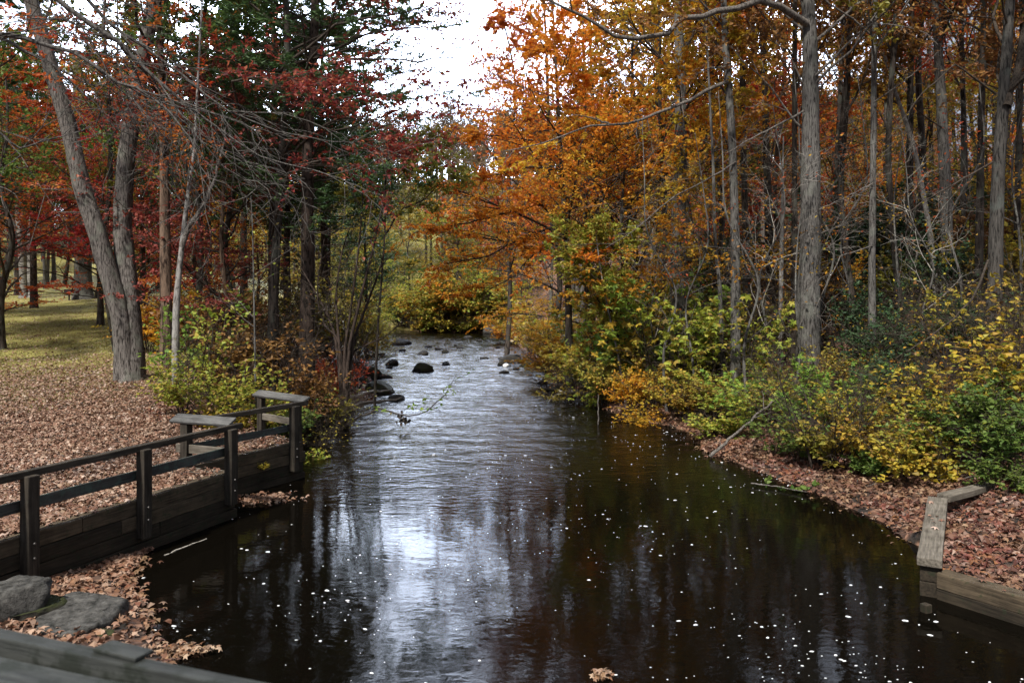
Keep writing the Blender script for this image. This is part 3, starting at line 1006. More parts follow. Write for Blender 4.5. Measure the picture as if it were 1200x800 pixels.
# a few leaves that came to rest on the timbers
rng = np.random.default_rng(47)
pts = []
for p, q, z, n in ((A0 - nA * .08, A1 - nA * .08, ZT, 46), (B0 - nB * .08, B1 - nB * .08, ZT - .02, 22), (C0, C1, .46, 7), (E0, E1, .31, 12), (A1 + uR * .2, B0 + uR * .6, ZT, 6)):
    for f in rng.random(n):
        d = unit(q - p)
        s_ = p + (q - p) * f + np.array([d[1], -d[0]]) * rng.normal() * .06
        pts.append((s_[0], s_[1], z + .014))
pts = np.array(pts)
a = rng.uniform(0, 6.28, len(pts))
V, F = leaves_geo(pts, np.stack([np.cos(a), np.sin(a), a * 0], 1), rng.normal(size=(len(pts), 3)) * .25 + [0, 0, 1], .075, rng, .7, .16, .4, 10)
set_props(link("fallen_leaves", np_mesh("fallen_leaves", V, F, False, M['litter'])), "scattered dry leaves resting on top of the wall timbers", "fallen leaves", kind="stuff")

# bridge parapet under the camera: two planks and a lapped board
M['wood_bridge'] = wood_mat("wood_bridge", (.011, .012, .011), (.055, .058, .053), (.013, .016, .011), .52)
q0, q1 = on_z(-30, 729, 2.72)[:2], on_z(332, 801, 2.72)[:2]
ub = unit(q1 - q0)
nb_ = np.array([ub[1], -ub[0]])
if nb_[1] > 0:
    nb_ = -nb_
rail = empty("bridge_rail", p3(q0, 0), "mossy grey plank rail of the bridge crossing the lower left corner", "bridge rail")
inv = Matrix.Translation(Vector(p3(q0, 0))).inverted()
a, b_ = q0 - ub * 2.5, q1 + ub * 2.2
made = [beam("plank", p3(a + nb_ * .022, 2.72), p3(b_ + nb_ * .022, 2.72), .042, .14, M['wood_bridge'], None, seed=101, bend=.004, bev=.005),
        beam("plank", p3(a + nb_ * .18, 2.70), p3(b_ + nb_ * .18, 2.70), .215, .05, M['wood_bridge'], None, seed=102, bend=.004, bev=.006),
        beam("plank", p3(a + nb_ * .40, 2.70), p3(b_ + nb_ * .40, 2.70), .24, .05, M['wood_bridge'], None, seed=103, bend=.004, bev=.006),
        beam("lap_board", p3(on_z(118, 752, 2.735)[:2] - nb_ * .004, 2.731), p3(on_z(168, 764, 2.735)[:2] - nb_ * .004, 2.731), .05, .011, M['wood_bridge'], None, seed=104, bend=.003, bev=.004)]
for k, s_ in enumerate((-1.9, .55, 2.6)):
    q = q0 + ub * s_ + nb_ * .2
    made.append(upright("post", q[0], q[1], -.6, 2.645, .15, M['wood_bridge'], None, math.atan2(ub[1], ub[0])))
for o in made:
    mb = o.matrix_basis.copy()
    o.parent = rail
    o.matrix_basis = inv @ mb

# ------------------------------------------------------------------ stones
M['stone_grey'] = stone_mat("stone_grey", (.016, .016, .014), (.13, .125, .115), None, .62, 9)
M['stone_wet'] = stone_mat("stone_wet", (.010, .009, .008), (.04, .036, .03), None, .6, 5, .9)
M['stone_moss'] = stone_mat("stone_moss", (.014, .013, .01), (.055, .05, .04), (.035, .04, .014), .56, 5)


def stone(name, c, size, mat, label, seed, flat=.6, rz=0.0, rough=.28, sub=4, slab=False, tilt=0.0):
    bm = bmesh.new()
    bmesh.ops.create_icosphere(bm, subdivisions=sub, radius=1)
    for v in bm.verts:
        d = v.co.normalized()
        q = d * 1.15 + Vector((seed * 3.1, seed * 1.7, seed))
        f = 1 + rough * mnoise.noise(q) + rough * .5 * mnoise.noise(q * 2.7) + rough * .2 * mnoise.noise(q * 7)
        # broken planes
        for kx in range(6):
            h = Vector((math.sin(seed * 5.1 + kx * 2.4), math.cos(seed * 3.3 + kx * 1.9), math.sin(seed + kx * 3.7))).normalized()
            lim = .78 + .12 * math.sin(seed + kx)
            dd = (d * f).dot(h)
            if dd > lim:
                f *= lim / dd * .96 + .04
        v.co = d * f
        if slab:
            v.co.z = max(-.8, min(.62 + .1 * v.co.x + .06 * mnoise.noise(v.co * 4), v.co.z * 1.6))
    me = bpy.data.meshes.new(name)
    bmesh.ops.scale(bm, vec=(size[0], size[1], size[2]), verts=bm.verts)
    bm.to_mesh(me)
    bm.free()
    for p in me.polygons:
        p.use_smooth = True
    me.materials.append(mat)
    o = link(name, me)
    o.location = [float(v) for v in c]
    o.rotation_euler = (tilt, tilt * .5, rz)
    return set_props(o, label, "rock")


def zpt(px, py, z=0):
    return on_z(px, py, z)


c = zpt(12, 700, .35); stone("boulder", c, (.36, .30, .22), M['stone_grey'], "rounded grey boulder at the left edge below the timber wall", 3, slab=True, rz=.4)
c = zpt(22, 722, .12); stone("boulder", c, (.55, .32, .2), M['stone_moss'], "mossy ledge stone under the rounded grey boulder", 8, slab=True, rz=.7)
c = zpt(92, 722, .1); stone("flat_rock", c, (.44, .5, .17), M['stone_grey'], "pointed flat grey slab lying among wet leaves by the bridge", 5, slab=True, rz=.3, tilt=.1)
c = zpt(112, 748, .03); stone("flat_rock", c, (.2, .13, .09), M['stone_moss'], "small dark stone at the water edge beside the pointed slab", 6, slab=True)
# rocks in the riffle: px, py of the waterline, width and height in pixels
RK = [(495, 436, 24, 15, 'stone_moss', "mossy squarish boulder alone in the middle of the riffle"),
      (468, 404, 27, 10, 'stone_wet', "long dark low rock at the head of the riffle"),
      (471, 412, 9, 5, 'stone_wet', "small round black rock right below the long dark rock"),
      (496, 416, 13, 7, 'stone_wet', "dark domed rock upstream of the squarish mossy boulder"),
      (522, 413, 10, 5, 'stone_wet', "small dark rock farthest right of the mid riffle stones"),
      (459, 428, 16, 9, 'stone_wet', "dark wet rock left of the squarish mossy boulder"),
      (430, 413, 8, 4, 'stone_wet', "tiny black rock nearest the left bank at the riffle head"),
      (601, 425, 30, 15, 'stone_wet', "blocky dark rock on the right side of the riffle"),
      (588, 428, 14, 7, 'stone_wet', "low dark rock touching the left of the blocky rock"),
      (618, 430, 20, 8, 'stone_moss', "brown low rock touching the right of the blocky rock"),
      (591, 438, 13, 6, 'stone_wet', "little wet rock just downstream of the blocky rock"),
      (437, 443, 22, 22, 'stone_moss', "tall mossy boulder at the left bank above the driftwood"),
      (443, 462, 34, 24, 'stone_moss', "big brown mossy boulder where the driftwood meets the water"),
      (424, 452, 18, 14, 'stone_wet', "dark stone tucked against the left bank roots"),
      (464, 469, 18, 9, 'stone_wet', "dark flat rock at the tip of the driftwood"),
      (636, 451, 12, 7, 'stone_wet', "small black rock at the right bank below the low bushes"),
      (650, 458, 22, 9, 'stone_wet', "flat wet rock at the right bank beside the fallen log"),
      (695, 471, 17, 7, 'stone_grey', "pale flat stone standing out of the water under the fallen log"),
      (575, 391, 18, 14, 'stone_grey', "grey boulder on the far bank under the orange leaves"),
      (592, 394, 14, 10, 'stone_wet', "dark boulder right of the grey far bank boulder"),
      (561, 386, 12, 12, 'stone_wet', "dark upright rock left of the grey far bank boulder"),
      (548, 396, 12, 4, 'stone_wet', "thin dark rock at the far waterline below the yellow bushes"),
      (372, 478, 26, 16, 'stone_wet', "dark bank stone just beyond the end of the railing")]
for k, (px, py, w, h, mt, lab) in enumerate(RK):
    c = on_z(px, py, 0)
    s = c[1] / FPX
    hh = h * s
    stone("rock", (c[0], c[1] + w * s * .3, hh * .08), (w * s * .56, w * s * .5, hh * .62), M[mt], lab, 11 + k * 1.37, rz=k * 1.1, sub=3)
rng = np.random.default_rng(61)
for k in range(22):
    Y = rng.uniform(33, 62)
    x = fx(XL, Y) + (fx(XR, Y) - fx(XL, Y)) * rng.uniform(.06, .9)
    w = rng.uniform(.12, .34)
    o = stone("rock", (x, Y, .02), (w, w * .8, w * .42), M['stone_wet'], "one of many little dark rocks breaking the water of the riffle", 50 + k * 1.91, rz=k, sub=2)
    o["group"] = "little dark rocks in the riffle"
m, nt, b = new_mat("white_ball")
b.inputs["Base Color"].default_value = (.85, .85, .85, 1)
b.inputs["Roughness"].default_value = .5
c = on_z(593, 429, .02)
o = stone("pale_stone", (c[0], c[1] - .3, .06), (.17, .15, .13), m, "small bright white stone against the blocky dark rock in the riffle", 2.2, sub=3, rough=.1)

# ------------------------------------------------------------------ driftwood and fallen branches


def stick(name, pts, r0, r1, mat, label, cat, sides=7, side_twigs=0, rng=None, leaf=None, parent=None):
    P = np.array([pts], float)
    # resample for a gnarled line
    k = 14
    u = np.linspace(0, 1, k) * (P.shape[1] - 1)
    i0 = np.minimum(u.astype(int), P.shape[1] - 2)
    f = (u - i0)[:, None]
    Q = (P[0, i0] * (1 - f) + P[0, i0 + 1] * f)[None]
    rng = rng or np.random.default_rng(int(abs(pts[0][0]) * 1000) % 9999)
    Q[0, 1:-1] += rng.normal(size=(k - 2, 3)) * r0 * .35
    geo = [tubes(Q, np.linspace(r0, r1, k)[None], sides)]
    tw = None
    if side_twigs:
        tw, ti, L, idx = spawn(Q, side_twigs, rng, (.2, 1), np.linalg.norm(Q[0, -1] - Q[0, 0]) * .22, 45, .2, .1, 5, .18)
        geo.append(tubes(tw, np.linspace(r1 * .7, r1 * .25, 5)[None].repeat(len(tw), 0), 4))
    V, F = join_geo(geo)
    o = link(name, np_mesh(name, V, F, True, mat), parent)
    if label:
        set_props(o, label, cat)
    if leaf and tw is not None:
        mt, n, s = leaf
        pos, ax, nr = leaf_points(tw, n, rng, spread=s * .6)
        V, F = leaves_geo(pos, ax, nr, s, rng, .6, shape=6)
        link("leaves", np_mesh("leaves", V, F, False, mt), o)
    return o


def pz(px, py, z):
    return tuple(on_z(px, py, z))


stick("driftwood", [pz(352, 484, .35), pz(395, 470, .38), pz(430, 459, .3), pz(458, 457, .22)], .075, .03, M['twig_pale'], "pale driftwood pole pointing from the left bank to the mossy boulder", "driftwood")
stick("driftwood", [pz(362, 494, .25), pz(395, 478, .25), pz(440, 470, .12), pz(470, 466, .1)], .09, .03, M['twig_grey'], "thick grey driftwood log below the pale driftwood pole", "driftwood")
stick("driftwood", [pz(385, 472, .3), pz(400, 488, .05)], .05, .03, M['twig_dark'], "short dark stick leaning off the left bank into the water", "driftwood")
a = on_z(400, 500, .02)
Yb = a[1]
stick("overhanging_branch", [tuple(at(394, 506, Yb)), tuple(at(424, 487, Yb)), tuple(at(448, 478, Yb - .3)), tuple(at(472, 487, Yb - .5)), tuple(at(498, 484, Yb - .4)), tuple(at(520, 464, Yb - .4)), tuple(at(534, 440, Yb - .2))],
      .03, .006, M['twig_dark'], "thin dark branch with a few green leaves hanging over the water", "branch", 6, 8, np.random.default_rng(77), (M['brightgreen'], 7, .11))
c = at(471, 492, Yb - .6)
rng = np.random.default_rng(3)
V, F = leaves_geo(c + rng.normal(size=(14, 3)) * [.05, .05, .1], rng.normal(size=(14, 3)) + [0, 0, -2], rng.normal(size=(14, 3)), .17, rng, .6, shape=6)
o = link("hanging_leaf", np_mesh("hanging_leaf", V, F, False, M['twig_dark']))
set_props(o, "dark withered leaf cluster hanging from the thin branch over water", "leaf clump")
stick("fallen_log", [pz(655, 459, .12), pz(690, 461, .16), pz(730, 458, .25), pz(768, 464, .35)], .07, .03, M['twig_pale'], "pale thin log lying along the right water edge", "log")
stick("drooping_twig", [pz(668, 459, .25), tuple(at(650, 463, 26)), tuple(at(636, 477, 26)), tuple(at(631, 497, 26))], .022, .01, M['twig_pale'], "pale arching twig dipping into the pool from the right", "branch", 5)
stick("standing_stick", [tuple(at(701, 498, 21.6)), tuple(at(701, 462, 21.6))], .022, .014, M['twig_grey'], "upright grey stick standing in the water below the pale log", "stick", 5)
stick("leaning_branch", [pz(832, 535, .04), tuple(at(862, 508, 17.2)), tuple(at(905, 470, 17.8))], .045, .02, M['twig_grey'], "grey dead branch leaning from the right bank into the pool", "branch", 6, 3)
stick("beached_branch", [pz(880, 566, .05), pz(912, 570, .05), pz(945, 576, .06)], .014, .006, M['twig_grey'], "thin leafy branch lying in the shallows off the right bank", "branch", 6, 6, np.random.default_rng(12), (M['green'], 10, .1))
stick("pale_line", [pz(192, 651, .0), pz(215, 641, .0), pz(242, 631, .0)], .014, .008, M['twig_pale'], "pale straight line on the water along the foot of the timber wall", "stick", 5)  # thin pale tube drawn as a line on the water
stick("fallen_twig", [pz(1118, 683, .0), pz(1160, 697, .0), pz(1210, 716, .0)], .013, .013, M['twig_grey'], "thin grey pole afloat below the low timbers on the right", "stick", 5)

# small black grill standing on the far lawn
gp = ground(81, 352)
gr_ = empty("charcoal_grill", gp, "small black grill on a post far up the lawn beside the wide grey trunk", "grill")
m, nt, b = new_mat("black_iron")
b.inputs["Base Color"].default_value = (.012, .012, .013, 1)
b.inputs["Roughness"].default_value = .6
s = gp[1] / FPX
bm = bmesh.new(); bmesh.ops.create_cone(bm, cap_ends=True, segments=12, radius1=.05, radius2=.05, depth=.55, matrix=Matrix.Translation((0, 0, .27)))
me = bpy.data.meshes.new("post"); bm.to_mesh(me); bm.free(); me.materials.append(m); link("post", me, gr_)
bm = bmesh.new(); bmesh.ops.create_cube(bm, size=1, matrix=Matrix.Translation((0, 0, .66)) @ Matrix.Diagonal((.5, .38, .26, 1)))
top = [f for f in bm.faces if f.normal.z > .9]
r_ = bmesh.ops.inset_region(bm, faces=top, thickness=.02)
bmesh.ops.translate(bm, vec=(0, 0, -.2), verts=[v for f in top for v in f.verts])
me = bpy.data.meshes.new("firebox"); bm.to_mesh(me); bm.free(); me.materials.append(m); link("firebox", me, gr_)
bm = bmesh.new(); bmesh.ops.create_cone(bm, cap_ends=True, segments=10, radius1=.045, radius2=.04, depth=.6, matrix=Matrix.Translation((.16, .14, 1.05)))
me = bpy.data.meshes.new("flue_pipe"); bm.to_mesh(me); bm.free(); me.materials.append(m); link("flue_pipe", me, gr_)

# ------------------------------------------------------------------ trees


def trunk_geo(path, r0, r1, sides=14, flare=0.5, k=40, rng=None, rough=.05, power=.8, flare_h=.9, seed=0.0):
    """one tapered, slightly wandering trunk with a flared foot; path is a list of 3D points"""
    rng = rng or RNG
    P = np.array(path, float)
    n = len(P)
    # Catmull-Rom resample
    u = np.linspace(0, n - 1, k)
    i = np.minimum(u.astype(int), n - 2)
    f = (u - i)[:, None]
    g = lambda j: P[np.clip(j, 0, n - 1)]
    a, b, c, d = g(i - 1), g(i), g(i + 1), g(i + 2)
    Q = .5 * ((2 * b) + (c - a) * f + (2 * a - 5 * b + 4 * c - d) * f ** 2 + (3 * b - a - 3 * c + d) * f ** 3)
    h = np.linspace(0, 1, k)
    rad = r0 + (r1 - r0) * h ** power
    ln = np.concatenate([[0], np.cumsum(np.linalg.norm(np.diff(Q, axis=0), axis=1))])
    rad = rad * (1 + flare * np.exp(-ln / (flare_h * .45)))
    V, F = tubes(Q[None], rad[None], sides)
    V = V.reshape(k, sides, 3)
    a = np.arange(sides) / sides * 6.283
    ph = rng.random(4) * 6.28
    lump = 1 + rough * (np.sin(3 * a + ph[0])[None] * np.cos(ln * 1.3 + ph[1])[:, None] + .7 * np.sin(5 * a + ph[2])[None] * np.sin(ln * 2.3 + ph[3])[:, None] + .9 * rng.normal(size=(k, sides)) * .6)
    root = 1 + flare * .45 * np.exp(-ln / (flare_h * .4))[:, None] * np.sin(4 * a + ph[1])[None]
    V = Q[:, None, :] + (V - Q[:, None, :]) * (lump * root)[:, :, None]
    return (V.reshape(-1, 3), F), Q[None], rad, ln


def build_limbs(trunk_path, rad, levels, rng):
    """levels: list of dicts for spawn; returns limb geometry pieces and the path arrays of every level"""
    geo, cur, crad = [], trunk_path, np.asarray(rad)[None]
    curL = None
    out = []
    for lv in levels:
        k = lv.get('k', 5)
        kw = {q: lv[q] for q in ('t', 'length', 'ang', 'flat', 'up', 'wander', 'droop') if q in lv}
        P, ti, L, idx = spawn(cur, lv['n'], rng, k=k, plen=curL if lv.get('rel') else None, **kw)
        pr = crad[idx, np.minimum((ti * (crad.shape[1] - 1)).astype(int), crad.shape[1] - 1)]
        r_s = np.minimum(pr * lv.get('rr', .5), L * lv.get('slim', .02) + .004)
        r_s = np.maximum(r_s, lv.get('rmin', .003))
        taper = np.linspace(1, lv.get('tip', .3), k)
        rads = r_s[:, None] * taper[None]
        geo.append(tubes(P, rads, lv.get('sides', 4)))
        out.append(P)
        cur, crad, curL = P, rads, L
    return geo, out


def dome(L, lo=.35, mid=.45, p=.7):
    """primary limb length along the trunk: short at the bottom, longest around mid, short at the top"""
    def f(t):
        x = np.where(t < mid, lo + (1 - lo) * (t / mid), np.maximum(0, 1 - ((t - mid) / (1 - mid + .02)) ** 1.6) ** p)
        return L * np.maximum(x, .12)
    return f


def cone(L):
    return lambda t: L * np.maximum(1.05 - t, .08)


def tree_meshes(seed, path, r0, r1, levels, leaf, sides=10, flare=.4, k=30, power=.8, extra=None, bark_pow=None, flare_h=.8):
    """-> meshes (trunk, limbs, crown); leaf = dict(n, size, spread, shape, jit, on (how many last levels carry leaves), frac)"""
    rng = np.random.default_rng(seed)
    tg, tp, rad, ln = trunk_geo(path, r0, r1, sides, flare, k, rng, power=power, flare_h=flare_h)
    geo, lv = build_limbs(tp, rad, levels, rng)
    if extra:
        for pts, ra, rb, tw in extra:
            P = np.array(pts, float)
            kk = 16
            u = np.linspace(0, len(P) - 1, kk)
            i = np.minimum(u.astype(int), len(P) - 2)
            f = (u - i)[:, None]
            Q = (P[i] * (1 - f) + P[i + 1] * f)[None]
            Q[0, 1:] += rng.normal(size=(kk - 1, 3)) * ra * .35
            geo.append(tubes(Q, np.linspace(ra, rb, kk)[None], 7))
            if tw:
                ll = np.linalg.norm(np.diff(Q[0], axis=0), axis=1).sum()
                s2, ti, L2, ix = spawn(Q, tw[0], rng, (.12, 1), ll * tw[1], tw[2], tw[3], tw[4], 6, .16, tw[5])
                geo.append(tubes(s2, np.linspace(.5, .12, 6)[None] * ra * np.ones((len(s2), 1)) * .45, 4))
                s3, ti, L3, ix = spawn(s2, tw[6], rng, (.15, 1), .42, 42, tw[3], tw[4] * .6, 4, .18, tw[5], plen=L2)
                geo.append(tubes(s3, np.linspace(.006, .003, 4)[None].repeat(len(s3), 0), 3))
                if len(tw) > 7 and tw[7]:
                    lv = lv[:-1] + [np.concatenate([lv[-1], s3[:, :lv[-1].shape[1]]])] if lv and lv[-1].shape[1] <= 4 else lv + [s3]
                if len(tw) > 8:
                    s4, ti, L4, ix = spawn(s3, tw[8], rng, (.15, 1), .5, 40, tw[3], tw[4] * .6, 4, .2, tw[5], plen=L3)
                    geo.append(tubes(s4, np.linspace(.0045, .002, 4)[None].repeat(len(s4), 0), 3))
    me_t = np_mesh("trunk", tg[0], tg[1], True, M['bark_grey'])
    me_l = np_mesh("limbs", *join_geo(geo), True, M['twig_dark']) if geo else None
    me_c = None
    if leaf:
        pos, ax, nr = [], [], []
        for P in lv[-leaf.get('on', 1):]:
            if leaf.get('frac', 1) < 1:
                # drop whole sprays so that the crown keeps gaps
                c = P[:, 0]
                w = np.sin(c[:, 0] * 1.1 + seed) + np.sin(c[:, 1] * 1.3 + seed * 2) + np.sin(c[:, 2] * 1.2 + seed * 3)
                P = P[(w + rng.normal(size=len(P)) * .6) > np.quantile(w, 1 - leaf['frac'])]
            if 'zmin' in leaf:                       # dead lower boughs
                P = P[P[:, 0, 2] > leaf['zmin'] + rng.normal(size=len(P)) * .6]
            a, b, c = leaf_points(P, leaf['n'], rng, leaf.get('t', (.15, 1.08)), leaf.get('spread', leaf['size'] * .7), 1.0, leaf.get('jit', .55))
            pos.append(a); ax.append(b); nr.append(c)
        V, F = leaves_geo(np.concatenate(pos), np.concatenate(ax), np.concatenate(nr), leaf['size'], rng, leaf.get('aspect', .6), .12, .35, leaf.get('shape', 4))
        me_c = np_mesh("crown", V, F, False, M['orange'])
    return me_t, me_l, me_c


def plant_tree(name, meshes, loc, label, group, bark, twig, leafm, rz=0.0, sc=1.0, cat="tree", crown_name="crown"):
    root = empty(name, loc, label, cat, group, rz, sc)
    link("trunk", meshes[0], root, M[bark])
    if meshes[1]:
        link("limbs", meshes[1], root, M[twig])
    if meshes[2]:
        link(crown_name, meshes[2], root, M[leafm])
    return root


def straight(h, lean=(0, 0), w=.12, seed=0, n=6):
    r = np.random.default_rng(seed)
    pts = []
    for i in range(n):
        f = i / (n - 1)
        pts.append((lean[0] * f + (r.normal() * w if 0 < i else 0), lean[1] * f + (r.normal() * w if 0 < i else 0), h * f - (.25 if i == 0 else 0)))
    return pts


def traced(px_pts, base, dY=0.0, h=None):
    """trunk path in the tree's own coordinates from pixels (px, py) on the upright plane through its foot; h continues it upward"""
    pts = [(0, 0, -.3)]
    for j, (px, py) in enumerate(px_pts):
        p = at(px, py, base[1] + dY * (j + 1) / len(px_pts)) - base
        pts.append(tuple(p))
    if h:
        a, b = np.array(pts[-2]), np.array(pts[-1])
        d = unit(b - a)
        while pts[-1][2] < h:
            d = unit(d + np.array([0, 0, .12]))
            b = b + d * min(3.0, h)
            pts.append(tuple(b))
    return pts


# --- prototypes of woodland trees
PROTO = {}
PROTO['tall_a'] = tree_meshes(101, straight(19, (.6, .3), .14, 1), .19, .05, [
    dict(n=17, t=(.42, .98), length=dome(4.6, .5, .35), ang=52, up=.25, k=7, wander=.16, rr=.5, slim=.012, sides=5, droop=.1),
    dict(n=9, t=(.25, 1), length=.42, rel=1, ang=48, up=.1, k=5, wander=.2, rr=.55, slim=.009),
    dict(n=6, t=(.2, 1), length=.42, rel=1, ang=45, up=.05, k=4, wander=.2, rr=.5, sides=3)], dict(n=8, size=.125, frac=.72, jit=.8))
PROTO['tall_b'] = tree_meshes(102, straight(21, (-.7, .4), .18, 2), .16, .04, [
    dict(n=15, t=(.36, .98), length=dome(4.0, .6, .4), ang=48, up=.3, k=7, wander=.17, rr=.5, slim=.012, sides=5),
    dict(n=9, t=(.25, 1), length=.45, rel=1, ang=46, up=.1, k=5, wander=.2, rr=.55, slim=.009),
    dict(n=6, t=(.2, 1), length=.42, rel=1, ang=45, up=.05, k=4, wander=.2, rr=.5, sides=3)], dict(n=7, size=.125, frac=.65, jit=.8))
PROTO['tall_c'] = tree_meshes(103, straight(17, (.3, -.5), .2, 3), .14, .035, [
    dict(n=20, t=(.25, .98), length=dome(3.4, .5, .4), ang=58, up=.15, k=6, wander=.17, rr=.5, slim=.012, sides=5),
    dict(n=8, t=(.25, 1), length=.45, rel=1, ang=46, up=.05, k=5, wander=.2, rr=.55, slim=.009),
    dict(n=6, t=(.2, 1), length=.42, rel=1, ang=45, k=4, wander=.2, rr=.5, sides=3)], dict(n=12, size=.135, frac=.9, jit=.8))
PROTO['beech_a'] = tree_meshes(111, straight(13, (.3, .2), .12, 4), .16, .03, [
    dict(n=34, t=(.12, .98), length=dome(4.6, .7, .35), ang=68, up=.12, k=7, wander=.1, rr=.5, slim=.011, sides=5, droop=-.1),
    dict(n=9, t=(.2, 1), length=.42, rel=1, ang=45, flat=.85, k=5, wander=.12, rr=.5, slim=.008),
    dict(n=7, t=(.15, 1), length=.45, rel=1, ang=45, flat=.8, k=4, wander=.14, rr=.5, sides=3)], dict(n=11, size=.11, frac=.85, jit=.45))
PROTO['beech_b'] = tree_meshes(112, straight(10, (-.3, .3), .12, 5), .12, .025, [
    dict(n=28, t=(.1, .98), length=dome(3.9, .75, .35), ang=66, up=.15, k=7, wander=.12, rr=.5, slim=.011, sides=5),
    dict(n=8, t=(.2, 1), length=.45, rel=1, ang=45, flat=.8, k=5, wander=.14, rr=.5, slim=.008),
    dict(n=7, t=(.15, 1), length=.45, rel=1, ang=45, flat=.75, k=4, wander=.14, rr=.5, sides=3)], dict(n=11, size=.11, frac=.8, jit=.5))
PROTO['under_a'] = tree_meshes(121, straight(6.5, (.3, .1), .1, 6), .06, .012, [
    dict(n=20, t=(.15, .98), length=dome(2.1, .6, .4), ang=58, up=.2, k=6, wander=.14, rr=.55, slim=.012, sides=4),
    dict(n=8, t=(.2, 1), length=.45, rel=1, ang=46, flat=.6, k=4, wander=.16, rr=.5, slim=.008, sides=3),
    dict(n=5, t=(.15, 1), length=.5, rel=1, ang=45, flat=.6, k=4, wander=.16, rr=.5, sides=3)], dict(n=9, size=.105, frac=.8, jit=.55))
PROTO['under_b'] = tree_meshes(122, straight(5.0, (-.4, .2), .14, 7), .045, .01, [
    dict(n=16, t=(.1, .98), length=dome(1.9, .7, .4), ang=55, up=.25, k=6, wander=.16, rr=.55, slim=.012, sides=4),
    dict(n=7, t=(.2, 1), length=.5, rel=1, ang=46, flat=.5, k=4, wander=.18, rr=.5, slim=.008, sides=3),
    dict(n=5, t=(.15, 1), length=.5, rel=1, ang=45, flat=.5, k=4, wander=.16, rr=.5, sides=3)], dict(n=8, size=.10, frac=.75, jit=.6))


def pine_meshes(seed, h, r0, L, whorls=26, t0=.12):
    return tree_meshes(seed, straight(h, (.2, .1), .05, seed), r0, .03, [
        dict(n=whorls * 4, t=(t0, .985), length=lambda t: L * np.maximum(1.08 - t * .95, .1) * np.clip((t - .08) * 3.2, .3, 1), ang=80, up=.06, k=8, wander=.07, rr=.3, slim=.007, sides=5, droop=.0),
        dict(n=10, t=(.3, 1), length=.3, rel=1, ang=48, flat=.7, up=.1, k=5, wander=.12, rr=.5, slim=.006, sides=3),
        dict(n=4, t=(.3, 1), length=.4, rel=1, ang=40, flat=.5, up=.1, k=3, wander=.12, rr=.5, sides=3)],
        dict(n=22, size=.2, aspect=.14, spread=.06, jit=1.1, frac=.95, t=(.05, 1.1), zmin=h * .3), sides=12)


PROTO['pine'] = pine_meshes(131, 19, .22, 4.6)
PROTO['far'] = tree_meshes(141, straight(14, (.3, .3), .15, 9), .17, .04, [
    dict(n=18, t=(.3, .98), length=dome(4.2, .6, .4), ang=52, up=.25, k=5, wander=.16, rr=.5, slim=.012, sides=4),
    dict(n=9, t=(.2, 1), length=.5, rel=1, ang=48, k=4, wander=.2, rr=.5, sides=3)], dict(n=22, size=.26, jit=.8, spread=.3, frac=.8), sides=7, k=12)
PROTO['far_bare'] = tree_meshes(142, straight(15, (-.3, .2), .15, 10), .16, .04, [
    dict(n=18, t=(.3, .98), length=dome(4.0, .6, .4), ang=46, up=.3, k=5, wander=.16, rr=.5, slim=.014, sides=4),
    dict(n=9, t=(.2, 1), length=.5, rel=1, ang=42, up=.1, k=4, wander=.18, rr=.6, slim=.012, sides=3),
    dict(n=7, t=(.2, 1), length=.45, rel=1, ang=40, up=.1, k=3, wander=.18, rr=.6, slim=.012, sides=3)], dict(n=3, size=.2, jit=.8, frac=.4), sides=7, k=12)


# --- hero: twin-stemmed oak on the lawn
base = ground(152, 446)
OB = base
sL = base[1] / FPX
root = empty("oak_tree", base, "big grey oak with two trunks forking in a V on the leafy lawn", "tree")
g1, tp1, rad1, _ = trunk_geo(traced([(148, 425), (141, 370), (127, 320), (112, 265), (97, 220), (80, 150), (66, 100), (50, 45), (36, 0)], base, -.6, 17), 12.2 * sL, 6 * sL, 22, .55, 60, np.random.default_rng(1), .06, .9, 1.0)
g2, tp2, rad2, _ = trunk_geo(traced([(156, 425), (153, 370), (148, 320), (144, 265), (146, 210), (153, 150), (163, 95), (172, 45), (180, 0)], base, .5, 18), 13.2 * sL, 6 * sL, 22, .7, 60, np.random.default_rng(2), .06, .9, 1.0)
link("trunk", np_mesh("trunk", *g1, True), root).data.materials.append(M['bark_oak'])
link("trunk", np_mesh("trunk", *g2, True), root).data.materials.append(M['bark_oak'])
rng = np.random.default_rng(4)
geo, lv = [], []
for tp, rd in ((tp1, rad1), (tp2, rad2)):
    g, l = build_limbs(tp, rd, [
        dict(n=9, t=(.66, .97), length=dome(5, .8, .4), ang=50, up=.3, k=8, wander=.18, rr=.5, slim=.012, sides=6),
        dict(n=8, t=(.25, 1), length=.45, rel=1, ang=46, up=.1, k=5, wander=.2, rr=.55, slim=.009),
        dict(n=6, t=(.2, 1), length=.45, rel=1, ang=45, k=4, wander=.2, rr=.5, sides=3)], rng)
    geo += g
    lv.append(l[-1])
link("limbs", np_mesh("limbs", *join_geo(geo), True, M['twig_dark']), root)
pos, ax, nr = leaf_points(np.concatenate(lv), 8, rng, spread=.08, jit=.7)
link("crown", np_mesh("crown", *leaves_geo(pos, ax, nr, .12, rng, .6), False, M['olive']), root)

